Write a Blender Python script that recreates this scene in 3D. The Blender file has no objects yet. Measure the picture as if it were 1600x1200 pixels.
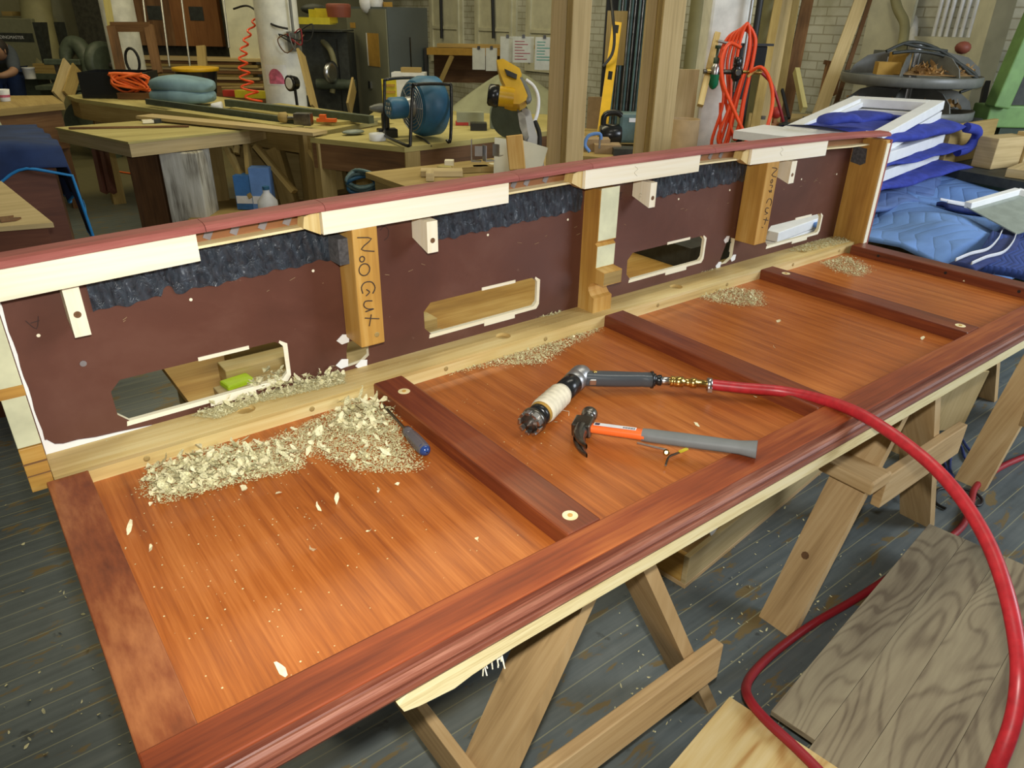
import bpy, bmesh, math, random
from mathutils import Vector, Matrix, Euler
random.seed(7)
sc = bpy.context.scene
col = sc.collection
PI = math.pi

# ------------------------------------------------------------------ camera
FPX = 1128.0
R3 = Matrix(((0.79342008, 0.26479727, -0.54805747),
             (-0.60845394, 0.36927835, -0.70243669),
             (0.01638244, 0.8907951, 0.4541098)))      # camera -> world
CAM = Vector((0, 0, 1.54))
cd = bpy.data.cameras.new('camera'); cam = bpy.data.objects.new('camera', cd); col.objects.link(cam)
cam.matrix_world = Matrix.Translation(CAM) @ R3.to_4x4()
cd.sensor_width = 36; cd.lens = 36 * FPX / 1600; cd.clip_start = .02; cd.clip_end = 100
sc.camera = cam

# ------------------------------------------------------------------ light
sc.view_settings.view_transform = 'Standard'; sc.view_settings.look = 'None'
sc.view_settings.gamma = 1; sc.view_settings.use_curve_mapping = False
sc.view_settings.exposure = 0.0
world = bpy.data.worlds.new('world'); sc.world = world; world.use_nodes = True
wb = world.node_tree.nodes['Background']
wb.inputs[0].default_value = (1.0, .93, .66, 1); wb.inputs[1].default_value = .10

def lamp(kind, name, loc, energy, color, size=.1, size_y=None, aim=None):
    l = bpy.data.lights.new(name, kind); o = bpy.data.objects.new(name, l); col.objects.link(o)
    o.location = loc; l.energy = energy; l.color = color
    if kind == 'AREA':
        l.size = size
        if size_y: l.shape = 'RECTANGLE'; l.size_y = size_y
    elif kind in ('POINT', 'SPOT'): l.shadow_soft_size = size
    if aim is not None:
        o.rotation_euler = (Vector(aim) - Vector(loc)).to_track_quat('-Z', 'Y').to_euler()
    return o
# the camera's own flash, beside the lens
fl = lamp('SPOT', 'camera_flash', (.03, .02, 1.62), 95, (1.0, .97, .90), .02, aim=(1.5, 1.5, .85))
fl.data.spot_size = math.radians(125); fl.data.spot_blend = .7
# fluorescent rows under the workshop ceiling
lamp('AREA', 'ceiling_tubes_front', (2.4, 1.2, 3.7), 30, (1.0, .95, .80), 2.6, .4, aim=(2.4, 1.2, 0))
lamp('AREA', 'ceiling_tubes_middle', (3.0, 4.6, 3.9), 85, (1.0, .90, .58), 5, .5, aim=(3.0, 4.6, 0))
lamp('AREA', 'ceiling_tubes_back', (2.2, 8.2, 3.9), 68, (1.0, .88, .52), 5, .5, aim=(2.2, 8.6, 0))
# daylight from the windows on the right of the shop
lamp('AREA', 'window_daylight', (4.6, -2.2, 2.6), 185, (.82, .90, 1.0), 2.2, 1.6, aim=(4.6, 2.5, .7))

# ------------------------------------------------------------------ pixel helpers (real positions on known planes)
def ray(u, v): return R3 @ Vector(((u - 800) / FPX, -(v - 600) / FPX, -1))
def atz(u, v, z): w = ray(u, v); return CAM + w * ((z - CAM.z) / w.z)
def aty(u, v, y): w = ray(u, v); return CAM + w * (y / w.y)
def atx(u, v, x): w = ray(u, v); return CAM + w * (x / w.x)
def atd(u, v, d): return CAM + ray(u, v) * d            # d = depth in front of the lens
def V(*a): return Vector(a) if a else Vector((0, 0, 0))

# ------------------------------------------------------------------ materials
def nt(name):
    m = bpy.data.materials.new(name); m.use_nodes = True
    t = m.node_tree; b = t.nodes['Principled BSDF']; return m, t, b
def L(t, a, b): t.links.new(a, b)
def node(t, k, **kw):
    n = t.nodes.new(k)
    for a, b in kw.items(): setattr(n, a, b)
    return n
def ramp(t, stops, src):
    r = t.nodes.new('ShaderNodeValToRGB'); e = r.color_ramp.elements
    while len(e) < len(stops): e.new(.5)
    for i, (p, c) in enumerate(stops): e[i].position = p; e[i].color = (*c, 1)
    L(t, src, r.inputs[0]); return r
def mapping(t, kind, scale):
    c = t.nodes.new('ShaderNodeTexCoord'); m = t.nodes.new('ShaderNodeMapping')
    L(t, c.outputs[kind], m.inputs[0]); m.inputs['Scale'].default_value = scale; return m.outputs[0]
def noise(t, vec, scale, detail=4, rough=.55, dist=0):
    n = t.nodes.new('ShaderNodeTexNoise'); L(t, vec, n.inputs['Vector'])
    n.inputs['Scale'].default_value = scale; n.inputs['Detail'].default_value = detail
    n.inputs['Roughness'].default_value = rough; n.inputs['Distortion'].default_value = dist
    return n.outputs[0]
def mth(t, op, a, b=None, clamp=False):
    n = t.nodes.new('ShaderNodeMath'); n.operation = op; n.use_clamp = clamp
    for i, x in enumerate((a, b)):
        if x is None: continue
        if isinstance(x, (int, float)): n.inputs[i].default_value = x
        else: L(t, x, n.inputs[i])
    return n.outputs[0]
def mixc(t, f, a, b, mode='MIX'):
    n = t.nodes.new('ShaderNodeMix'); n.data_type = 'RGBA'; n.blend_type = mode
    for i, x in ((0, f), (6, a), (7, b)):
        if isinstance(x, (int, float)): n.inputs[i].default_value = x
        elif isinstance(x, tuple): n.inputs[i].default_value = (*x, 1)
        else: L(t, x, n.inputs[i])
    return n.outputs[2]
def bump(t, b, h, strength=.2, dist=.002):
    n = t.nodes.new('ShaderNodeBump'); n.inputs['Strength'].default_value = strength
    n.inputs['Distance'].default_value = dist; L(t, h, n.inputs['Height']); L(t, n.outputs[0], b.inputs['Normal'])
def wood(name, dark, mid, light, lu=1.5, lv=28, rough=.55, bmp=.15, rings=0, blotch=.25, coat=0, knots=None):
    m, t, b = nt(name)
    v1 = mapping(t, 'UV', (lu, lv, 1)); v2 = mapping(t, 'UV', (lu * 4, lv * 6, 1)); v3 = mapping(t, 'UV', (2.2, 4, 1))
    n1 = noise(t, v1, 1, 5, .6, .3); n2 = noise(t, v2, 1, 3, .6); n3 = noise(t, v3, 1, 3)
    f = mth(t, 'ADD', mth(t, 'MULTIPLY', n1, .62), mth(t, 'MULTIPLY', n2, .38))
    if rings:
        vr = mapping(t, 'UV', (1.1, 4.5, 1)); nr = noise(t, vr, 1.0, 2, .45, .25)
        s = mth(t, 'SINE', mth(t, 'MULTIPLY', nr, rings)); s = mth(t, 'MULTIPLY', mth(t, 'SUBTRACT', mth(t, 'POWER', mth(t, 'ADD', mth(t, 'MULTIPLY', s, .5), .5), 3), .3), -.16)
        f = mth(t, 'ADD', f, s)
    f = mth(t, 'ADD', f, mth(t, 'MULTIPLY', mth(t, 'SUBTRACT', n3, .5), blotch))
    r = ramp(t, [(.30, dark), (.5, mid), (.72, light)], f)
    c = r.outputs[0]
    L(t, c, b.inputs['Base Color']); b.inputs['Roughness'].default_value = rough
    if coat: b.inputs['Coat Weight'].default_value = coat; b.inputs['Coat Roughness'].default_value = .25
    bump(t, b, f, bmp, .0015)
    return m
def plain(name, c, rough=.5, metal=0, var=.0, scale=20, bmp=0, emit=0, alpha=1):
    m, t, b = nt(name)
    b.inputs['Roughness'].default_value = rough; b.inputs['Metallic'].default_value = metal
    v = mapping(t, 'Object', (1, 1, 1)); n = noise(t, v, scale, 4)
    k = var if var else .06
    lo = tuple(x * (1 - k) for x in c); hi = tuple(min(1, x * (1 + k)) for x in c)
    r = ramp(t, [(.35, lo), (.65, hi)], n); L(t, r.outputs[0], b.inputs['Base Color'])
    if bmp: bump(t, b, n, bmp, .004)
    if alpha < 1: b.inputs['Alpha'].default_value = alpha
    return m
M = {}
M['panel'] = wood('mahogany panel', (.22, .050, .010), (.40, .110, .018), (.57, .195, .044), 2.0, 42, .38, .14, blotch=.40, coat=.15)
M['frame'] = wood('mahogany frame', (.085, .017, .008), (.170, .036, .013), (.31, .080, .022), 1.6, 26, .38, .15, blotch=.5, coat=.15)
M['rail'] = wood('orange red mahogany rail', (.12, .022, .009), (.25, .050, .014), (.42, .120, .028), 1.6, 26, .38, .15, blotch=.6, coat=.15)
M['stile'] = wood('mottled mahogany', (.11, .026, .012), (.24, .062, .020), (.42, .15, .050), 6, 16, .40, .15, rings=10, blotch=.7, coat=.1)
M['cap'] = wood('rosy mahogany cap', (.19, .045, .035), (.30, .080, .062), (.42, .14, .11), 3, 40, .6, .2)
M['mould'] = wood('scraped mahogany moulding', (.10, .024, .014), (.20, .062, .034), (.38, .17, .11), 3, 60, .42, .2, blotch=.4)
M['pine'] = wood('fresh pine', (.80, .70, .46), (.90, .84, .64), (.94, .91, .78), 1, 18, .6, .06, blotch=.12)
M['cleatw'] = wood('aged yellow pine', (.42, .27, .085), (.64, .47, .18), (.80, .68, .36), .8, 14, .55, .08, blotch=.5)
M['amber'] = wood('amber glued pine', (.34, .16, .03), (.53, .29, .06), (.70, .46, .15), 1, 12, .45, .08, blotch=.7)
M['brown'] = None
M['bench'] = wood('dusty bench plywood', (.32, .26, .085), (.45, .38, .135), (.56, .49, .20), 1, 8, .8, .05, blotch=.3)
M['tan'] = wood('tan lumber', (.25, .165, .05), (.37, .26, .085), (.49, .36, .14), 1, 14, .7, .08, blotch=.3)
M['tan2'] = wood('pale oak lumber', (.36, .265, .115), (.52, .395, .19), (.64, .51, .28), .8, 22, .65, .06, blotch=.2)
M['horse'] = wood('sawhorse lumber', (.30, .18, .07), (.50, .33, .15), (.62, .45, .24), 1, 16, .65, .1, blotch=.45)
M['brownw'] = wood('brown timber', (.075, .036, .013), (.16, .075, .026), (.25, .13, .05), 1, 10, .7, .15, blotch=.5)
M['redbrown'] = wood('red-brown varnished ply', (.08, .026, .014), (.13, .042, .02), (.19, .07, .035), 1, 10, .6, .05)
M['amber2'] = wood('varnished channel', (.20, .075, .025), (.30, .13, .05), (.40, .20, .08), 1, 12, .4, .08)
M['weather'] = wood('weathered white timber', (.12, .10, .07), (.52, .50, .42), (.72, .70, .62), 2, 26, .9, .8, blotch=.7)
M['greyply'] = wood('grey weathered plywood', (.14, .104, .062), (.255, .205, .125), (.34, .285, .175), 1.2, 10, .85, .10, rings=150, blotch=.35)
M['yellowply'] = wood('yellow grained plywood', (.40, .20, .05), (.60, .44, .18), (.70, .58, .32), 1, 10, .8, .1, rings=70, blotch=.3)
M['plyedge'] = wood('raw plywood edge', (.56, .42, .17), (.82, .70, .38), (.90, .82, .55), 4, 60, .7, .2, blotch=.35)
M['orangew'] = wood('orange cabinet wood', (.16, .06, .015), (.24, .095, .025), (.32, .14, .04), 1, 10, .6, .05)
M['white'] = plain('white satin paint', (.86, .87, .86), .4, var=.03)
M['offwhite'] = plain('cream paint', (.66, .64, .48), .6, var=.1, scale=5)
M['colw'] = plain('chipped white column paint', (.72, .72, .66), .6, var=.12, scale=9, bmp=.15)
M['black'] = plain('black rubber', (.012, .012, .013), .5)
M['blackp'] = plain('black gloss plastic', (.012, .013, .014), .25)
M['dark'] = plain('dark machinery', (.03, .034, .028), .6, var=.3)
M['darkgreen'] = plain('dark green machinery', (.03, .055, .03), .5, var=.4, scale=4)
M['steel'] = plain('brushed steel', (.55, .55, .55), .28, 1)
M['steeld'] = plain('dark forged steel', (.20, .19, .17), .32, 1, var=.3)
M['alu'] = plain('cast aluminium', (.40, .40, .40), .4, .8)
M['brass'] = plain('brass fitting', (.75, .52, .16), .25, 1)
M['greyrub'] = plain('grey rubber grip', (.17, .18, .18), .6)
M['handle'] = plain('charcoal grey plastic', (.065, .075, .085), .3)
M['orange'] = plain('orange paint', (.90, .16, .025), .45)
M['orangeh'] = plain('orange hose rubber', (.85, .075, .012), .4)
M['label'] = plain('white label', (.75, .76, .78), .4)
M['redhose'] = plain('red air hose rubber', (.42, .018, .026), .38, var=.15, scale=60)
M['reddark'] = plain('dark red hose', (.30, .014, .022), .45)  # darker copy of the hose red; holds the floor hose's shade
M['tape'] = plain('cream masking tape', (.72, .66, .50), .7, var=.1, scale=50, bmp=.4)
M['grease'] = plain('grey duct tape', (.22, .20, .20), .45, var=.2)
M['greyfelt'] = plain('grey felt patch', (.085, .085, .09), .95, var=.3, scale=120)
M['plastic_b'] = plain('translucent blue plastic', (.02, .045, .16), .12, var=.3)
M['plastic_g'] = plain('smoky clear plastic', (.12, .11, .12), .12)
M['yellow'] = plain('yellow tool plastic', (.72, .42, .01), .4)
M['yellowb'] = plain('yellow box', (.62, .52, .03), .5)
M['lime'] = plain('lime green plastic', (.50, .75, .02), .4)
M['blue_f'] = plain('blue fan housing', (.03, .13, .24), .45, var=.25, scale=6)
M['bluequilt'] = plain('light blue quilt cloth', (.13, .26, .56), .9, var=.12, scale=8, bmp=.2)
M['navy'] = plain('navy binding cloth', (.02, .035, .14), .9, var=.2, scale=30)
M['royal'] = plain('royal blue blanket', (.028, .045, .30), .95, var=.18, scale=25, bmp=.3)
M['tarp'] = plain('dark blue moving blanket', (.012, .03, .10), .9, var=.25, scale=6, bmp=.2)
M['ltblue'] = plain('pale blue folded towel', (.20, .32, .38), .95, var=.12, scale=9, bmp=.3)
M['cyan'] = plain('bright blue piping', (.01, .20, .50), .7)
M['locker'] = plain('olive grey steel', (.19, .195, .14), .5, var=.08, scale=3)
M['lockers'] = plain('slate grey steel', (.095, .115, .125), .5, var=.08, scale=3)
M['sander'] = plain('sage green enamel', (.20, .20, .12), .5, var=.06)
M['olive'] = plain('olive machine paint', (.075, .095, .065), .5, var=.15)
M['grn'] = plain('light green machine enamel', (.16, .30, .09), .5, var=.12, scale=12)
M['greymach'] = plain('grey machine enamel', (.15, .155, .14), .4, var=.1)
M['teal'] = plain('teal power tool', (.10, .17, .17), .5, var=.15)
M['card'] = plain('brown cardboard', (.36, .25, .13), .85, var=.08)
M['cardy'] = plain('yellow brown box', (.42, .24, .04), .8, var=.08)
M['paper'] = plain('white paper', (.62, .64, .62), .8)
M['ink'] = plain('dark ink', (.04, .03, .06), .8)
M['inkr'] = plain('red ink', (.35, .05, .08), .8)
M['inkg'] = plain('green ink', (.03, .30, .25), .8)
M['marker'] = plain('black marker', (.05, .03, .02), .6)
M['pencil'] = plain('pencil line', (.04, .022, .02), .7)
M['pencilp'] = plain('faint pencil line', (.46, .42, .30), .8)
M['green_g'] = plain('green bowl plastic', (.01, .16, .07), .2)
M['pink'] = plain('faded pink sticker', (.55, .13, .22), .7, var=.3, scale=30)
M['skin'] = plain('skin', (.30, .16, .09), .6)
M['hair'] = plain('dark hair', (.015, .010, .008), .7)
M['shirt'] = plain('dark grey shirt', (.05, .06, .075), .9)
M['ducty'] = plain('yellowed duct paint', (.26, .24, .12), .6, var=.15, scale=4)
M['bluebox'] = plain('blue and white box print', (.04, .16, .42), .6, var=.1)
M['glasspale'] = plain('dusty pane', (.26, .30, .26), .15, var=.1)
M['shaving'] = plain('pale wood shavings', (.62, .58, .34), .9, var=.3, scale=300)
M['shaving2'] = plain('cream wood chip', (.76, .70, .44), .85, var=.15, scale=200)
M['dustc'] = plain('fine sawdust', (.66, .61, .34), .95, var=.2, scale=400)
M['chips'] = plain('orange brown shavings', (.40, .24, .09), .9, var=.3, scale=50)
M['red'] = plain('red plastic', (.45, .03, .02), .5)
M['redrum'] = plain('dull red drum', (.22, .055, .03), .6)
M['purple'] = plain('violet blue cloth', (.12, .13, .42), .9)
M['sheet'] = plain('dusty translucent sheet', (.30, .31, .20), .5, var=.15, scale=4)

def brown_panel():
    m, t, b = nt('dull brown film faced plywood')
    v = mapping(t, 'Object', (1, 1, 1)); n = noise(t, v, 3.5, 6, .65, .4); n2 = noise(t, v, 45, 3)
    r = ramp(t, [(.3, (.085, .031, .020)), (.55, (.115, .043, .028)), (.75, (.150, .066, .045))], n)
    sp = ramp(t, [(.73, (0, 0, 0)), (.76, (1, 1, 1))], n2)
    c = mixc(t, mth(t, 'MULTIPLY', sp.outputs[0], .25), r.outputs[0], (.28, .20, .14))
    L(t, c, b.inputs['Base Color']); b.inputs['Roughness'].default_value = .42; bump(t, b, n, .08, .003)
    return m
M['brown'] = brown_panel()
def tar():
    m, t, b = nt('crinkled black foil')
    v = mapping(t, 'Object', (1, 1, .55)); n = noise(t, v, 70, 5, .6, .8)
    r = ramp(t, [(.35, (.012, .017, .024)), (.65, (.045, .058, .075)), (.78, (.34, .38, .42))], n)  # palest stop paints the highlights on the crinkles into the colour
    L(t, r.outputs[0], b.inputs['Base Color']); b.inputs['Roughness'].default_value = .28
    bump(t, b, n, .9, .004); return m
M['tar'] = tar()
def floor_mat():
    m, t, b = nt('worn grey blue painted strip floor')
    v = mapping(t, 'Object', (1, 1, 1))
    sx = t.nodes.new('ShaderNodeSeparateXYZ'); L(t, v, sx.inputs[0])
    wob = noise(t, v, 2, 2)
    y = mth(t, 'ADD', mth(t, 'DIVIDE', sx.outputs[1], .0670), mth(t, 'MULTIPLY', wob, .12))
    fr = mth(t, 'FRACT', y)
    ln = mth(t, 'LESS_THAN', fr, .045)
    vs = mapping(t, 'Object', (3, 45, 1)); ns = noise(t, vs, 1, 4)
    n1 = noise(t, v, 1.6, 6, .65, .5); n2 = noise(t, v, 14, 5, .6, .3); n3 = noise(t, v, 60, 3)
    base = ramp(t, [(.30, (.060, .072, .075)), (.5, (.108, .128, .130)), (.72, (.19, .21, .20))],
                mth(t, 'ADD', mth(t, 'MULTIPLY', n1, .6), mth(t, 'MULTIPLY', ns, .4)))
    # worn yellow-brown patches follow the boards
    vw = mapping(t, 'Object', (6, 16, 1)); nw = noise(t, vw, 1.3, 4, .6, .5)
    wp = ramp(t, [(.58, (0, 0, 0)), (.63, (1, 1, 1))], nw)
    c = mixc(t, mth(t, 'MULTIPLY', wp.outputs[0], .75), base.outputs[0], (.20, .13, .035))
    dk = ramp(t, [(.66, (0, 0, 0)), (.72, (1, 1, 1))], n2); c = mixc(t, mth(t, 'MULTIPLY', dk.outputs[0], .55), c, (.018, .020, .020))
    # floor colour turns olive brown towards the far half of the shop
    far = mth(t, 'MULTIPLY', mth(t, 'SUBTRACT', sx.outputs[1], 1.9), .8, True)
    c = mixc(t, mth(t, 'MULTIPLY', far, .8), c, (.15, .125, .05))
    c = mixc(t, mth(t, 'MULTIPLY', ln, .65), c, (.34, .33, .20))
    sp = ramp(t, [(.74, (0, 0, 0)), (.77, (1, 1, 1))], n3); c = mixc(t, mth(t, 'MULTIPLY', sp.outputs[0], .5), c, (.30, .28, .18))
    L(t, c, b.inputs['Base Color']); b.inputs['Roughness'].default_value = .42
    bump(t, b, mth(t, 'SUBTRACT', n2, ln), .15, .003); return m
M['floor'] = floor_mat()
def brick():
    m, t, b = nt('white painted brick')
    c = t.nodes.new('ShaderNodeTexCoord'); s = t.nodes.new('ShaderNodeSeparateXYZ'); L(t, c.outputs['Object'], s.inputs[0])
    j = t.nodes.new('ShaderNodeCombineXYZ'); L(t, mth(t, 'ADD', s.outputs[0], s.outputs[1]), j.inputs[0]); L(t, s.outputs[2], j.inputs[1])
    k = t.nodes.new('ShaderNodeTexBrick'); L(t, j.outputs[0], k.inputs['Vector']); k.inputs['Scale'].default_value = 1
    k.inputs['Brick Width'].default_value = .21; k.inputs['Row Height'].default_value = .072; k.inputs['Mortar Size'].default_value = .006
    k.inputs['Color1'].default_value = (.64, .64, .56, 1); k.inputs['Color2'].default_value = (.57, .57, .49, 1); k.inputs['Mortar'].default_value = (.40, .38, .29, 1)
    n = noise(t, c.outputs['Object'], 3, 5); r = ramp(t, [(.35, (.62, .60, .5)), (.6, (1, 1, 1))], n)
    L(t, mixc(t, 1.0, k.outputs[0], r.outputs[0], 'MULTIPLY'), b.inputs['Base Color']); b.inputs['Roughness'].default_value = .75
    bump(t, b, k.outputs['Fac'], -.5, .006); return m
M['brick'] = brick()
def fanm():
    return M['blue_f']

# ------------------------------------------------------------------ mesh builder
class MB:
    def __init__(s): s.v = []; s.f = []; s.uv = []; s.mi = []; s.sm = []
    def add(s, vs, fs, uvs=None, mi=0, smooth=False):
        o = len(s.v); s.v += [Vector(p) for p in vs]
        for i, f in enumerate(fs):
            s.f.append([o + k for k in f]); s.mi.append(mi); s.sm.append(smooth)
            s.uv.append(uvs[i] if uvs else [(vs[k][0], vs[k][1]) for k in f])
    def box(s, c, size, rot=None, mi=0, M4=None):
        sx, sy, sz = [d / 2 for d in size]; c = Vector(c)
        P = [Vector((x, y, z)) for x in (-sx, sx) for y in (-sy, sy) for z in (-sz, sz)]
        fs = [(0, 1, 3, 2), (4, 6, 7, 5), (0, 4, 5, 1), (2, 3, 7, 6), (0, 2, 6, 4), (1, 5, 7, 3)]
        ax = [0, 0, 1, 1, 2, 2]; lg = max(range(3), key=lambda i: size[i]); ou, ov = random.random() * 9, random.random() * 9
        uvs = []
        for f, a in zip(fs, ax):
            rest = [i for i in range(3) if i != a]
            if lg in rest: rest.remove(lg); u, v = lg, rest[0]
            else: u, v = rest
            uvs.append([(P[k][u] + ou, P[k][v] + ov + a * .37) for k in f])
        if M4 is not None: Q = [M4 @ p for p in P]
        else:
            r = rot if isinstance(rot, Matrix) else Euler(rot or (0, 0, 0)).to_matrix()
            Q = [c + r @ p for p in P]
        s.add(Q, fs, uvs, mi); return s
    def bx(s, x0, x1, y0, y1, z0, z1, mi=0):
        return s.box(((x0 + x1) / 2, (y0 + y1) / 2, (z0 + z1) / 2), (abs(x1 - x0), abs(y1 - y0), abs(z1 - z0)), mi=mi)
    def beam(s, p, q, w, h, up=(0, 0, 1), mi=0):     # w across, h along 'up'
        p, q = Vector(p), Vector(q); d = (q - p); n = d.length; x = d / n; up = Vector(up)
        y = up.cross(x)
        if y.length < 1e-4: y = Vector((0, 1, 0)).cross(x)
        y.normalize(); z = x.cross(y)
        return s.box((p + q) / 2, (n, w, h), Matrix((x, y, z)).transposed(), mi)
    def tube(s, pts, r, n=10, mi=0, closed=False, cap=True, smooth_path=0):
        pts = [Vector(p) for p in pts]
        rr = list(r) if hasattr(r, '__len__') else [r] * len(pts)
        if smooth_path:
            o, orr = [], []; N = len(pts); g = lambda i: pts[i % N] if closed else pts[max(0, min(N - 1, i))]
            for i in range(N if closed else N - 1):
                for k in range(smooth_path):
                    t = k / smooth_path; a, b, c, d = g(i - 1), g(i), g(i + 1), g(i + 2)
                    o.append(.5 * ((2 * b) + (c - a) * t + (2 * a - 5 * b + 4 * c - d) * t * t + (3 * b - a - 3 * c + d) * t ** 3))
                    orr.append(rr[i] * (1 - t) + rr[(i + 1) % N] * t)
            if not closed: o.append(pts[-1]); orr.append(rr[-1])
            pts, rr = o, orr
        N = len(pts); vs = []; ring = []; nrm = None; acc = 0
        for i in range(N):
            if closed: d = pts[(i + 1) % N] - pts[i - 1]
            else: d = pts[min(N - 1, i + 1)] - pts[max(0, i - 1)]
            if d.length < 1e-9: d = Vector((0, 0, 1))
            d.normalize()
            if nrm is None:
                nrm = d.orthogonal().normalized()
            else:
                nrm = (nrm - d * nrm.dot(d))
                nrm = nrm.normalized() if nrm.length > 1e-6 else d.orthogonal().normalized()
            b = d.cross(nrm)
            if i: acc += (pts[i] - pts[i - 1]).length
            ring.append(acc)
            for k in range(n):
                a = 2 * PI * k / n; vs.append(pts[i] + (nrm * math.cos(a) + b * math.sin(a)) * rr[i])
        fs, uvs = [], []
        for i in range(N if closed else N - 1):
            j = (i + 1) % N
            for k in range(n):
                k2 = (k + 1) % n; fs.append((i * n + k, i * n + k2, j * n + k2, j * n + k))
                uj = ring[j] if j else acc + .01
                uvs.append([(ring[i], k * .01), (ring[i], (k + 1) * .01), (uj, (k + 1) * .01), (uj, k * .01)])
        s.add(vs, fs, uvs, mi, True)
        if cap and not closed:
            for i, rev in ((0, True), (N - 1, False)):
                ids = [i * n + k for k in range(n)]; ids = ids[::-1] if rev else ids
                s.add([vs[k] for k in ids], [tuple(range(n))], None, mi, False)
        return s
    def cyl(s, p, q, r, n=20, mi=0, r2=None): return s.tube([p, q], [r, r if r2 is None else r2], n, mi)
    def lathe(s, org, axis, prof, n=24, mi=0, cap=True):   # prof: (distance along axis, radius)
        axis = Vector(axis).normalized(); a = axis.orthogonal().normalized(); b = axis.cross(a); org = Vector(org); vs = []
        for h, r in prof:
            for k in range(n):
                t = 2 * PI * k / n; vs.append(org + axis * h + (a * math.cos(t) + b * math.sin(t)) * max(r, 1e-4))
        fs = []; uvs = []
        for i in range(len(prof) - 1):
            for k in range(n):
                k2 = (k + 1) % n; fs.append((i * n + k, i * n + k2, (i + 1) * n + k2, (i + 1) * n + k))
                uvs.append([(prof[i][0], k / n), (prof[i][0], (k + 1) / n), (prof[i + 1][0], (k + 1) / n), (prof[i + 1][0], k / n)])
        s.add(vs, fs, uvs, mi, True)
        if cap:
            s.add(vs[:n][::-1], [tuple(range(n))], None, mi); s.add(vs[-n:], [tuple(range(n))], None, mi)
        return s
    def prism(s, poly, O, ex, ey, ez, th, mi=0, mi_side=None):   # poly in (ex,ey), extruded th along ez
        O, ex, ey, ez = map(Vector, (O, ex, ey, ez)); n = len(poly)
        a = [O + ex * x + ey * y for x, y in poly]; b = [p + ez * th for p in a]
        xs = [p[0] for p in poly]; ys = [p[1] for p in poly]; sw = (max(ys) - min(ys)) > (max(xs) - min(xs)); ou = random.random() * 5
        uf = [((y if sw else x) + ou, (x if sw else y)) for x, y in poly]
        s.add(a, [tuple(range(n))[::-1]], [uf[::-1]], mi); s.add(b, [tuple(range(n))], [uf], mi)
        ms = mi if mi_side is None else mi_side
        for i in range(n):
            j = (i + 1) % n; l = (a[j] - a[i]).length
            s.add([a[i], a[j], b[j], b[i]], [(0, 1, 2, 3)], [[(ou, 0), (ou + l, 0), (ou + l, th), (ou, th)]], ms)
        return s
    def grid(s, fn, nu, nv, th=0, mi=0, smooth=True):      # fn(u,v)->point, u,v in 0..1
        P = [fn(i / nu, j / nv) for i in range(nu + 1) for j in range(nv + 1)]
        W = nv + 1; fs = []; uvs = []
        for i in range(nu):
            for j in range(nv):
                fs.append((i * W + j, (i + 1) * W + j, (i + 1) * W + j + 1, i * W + j + 1))
                uvs.append([(i / nu, j / nv), ((i + 1) / nu, j / nv), ((i + 1) / nu, (j + 1) / nv), (i / nu, (j + 1) / nv)])
        s.add(P, fs, uvs, mi, smooth); return s
    def sph(s, c, r, n=14, mi=0, sc3=(1, 1, 1), rot=None):
        c = Vector(c); rm = Euler(rot or (0, 0, 0)).to_matrix()
        vs = []; fs = []
        m = n // 2
        for i in range(m + 1):
            th = PI * i / m
            for k in range(n):
                ph = 2 * PI * k / n
                vs.append(c + rm @ Vector((r * sc3[0] * math.sin(th) * math.cos(ph), r * sc3[1] * math.sin(th) * math.sin(ph), r * sc3[2] * math.cos(th))))
        for i in range(m):
            for k in range(n):
                k2 = (k + 1) % n; fs.append((i * n + k, (i + 1) * n + k, (i + 1) * n + k2, i * n + k2))
        s.add(vs, fs, None, mi, True); return s
    def build(s, name, mats, parent=None, bev=0, solid=0, sub=0):
        me = bpy.data.meshes.new(name)
        if parent is None and s.v:
            lo = Vector([min(p[i] for p in s.v) for i in range(3)]); hi = Vector([max(p[i] for p in s.v) for i in range(3)])
            c = Vector(((lo.x + hi.x) / 2, (lo.y + hi.y) / 2, lo.z))
        else: c = Vector()
        me.from_pydata([p - c for p in s.v], [], s.f)
        ul = me.uv_layers.new(name='UVMap'); k = 0
        for i, p in enumerate(me.polygons):
            p.material_index = s.mi[i]; p.use_smooth = s.sm[i]
            for q in range(len(s.f[i])): ul.data[k].uv = s.uv[i][q]; k += 1
        me.validate()
        for m in (mats if isinstance(mats, (list, tuple)) else [mats]): me.materials.append(M[m] if isinstance(m, str) else m)
        o = bpy.data.objects.new(name, me); col.objects.link(o); o.location = c
        if parent is not None:
            o.parent = parent; o.matrix_parent_inverse = root_inv(parent)
        if solid: md = o.modifiers.new('solid', 'SOLIDIFY'); md.thickness = solid; md.offset = 0
        if sub: md = o.modifiers.new('sub', 'SUBSURF'); md.levels = sub; md.render_levels = sub
        if bev:
            md = o.modifiers.new('bevel', 'BEVEL'); md.width = bev; md.segments = 2; md.limit_method = 'ANGLE'; md.angle_limit = .6
        return o
def root_inv(p):
    m = p.matrix_world_cache if hasattr(p, 'matrix_world_cache') else None
    acc = Vector(p.location)
    if p.parent is not None: acc = Vector()      # a part's own mesh is in world coordinates already
    return Matrix.Translation(-acc)
def thing(name, loc, label, cat, group=None):
    o = bpy.data.objects.new(name, None); col.objects.link(o); o.location = loc; o.empty_display_size = .05
    return tag(o, label, cat, group)
def tag(o, label, cat, group=None, kind=None):
    o['label'] = label; o['category'] = cat
    if group: o['group'] = group
    if kind: o['kind'] = kind
    return o
def struct(o): o['kind'] = 'structure'; return o
def lab(o, s): o['label'] = s; return o
def one(mb, name, mats, label, cat, group=None, kind=None, **k): return tag(mb.build(name, mats, None, **k), label, cat, group, kind)
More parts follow.
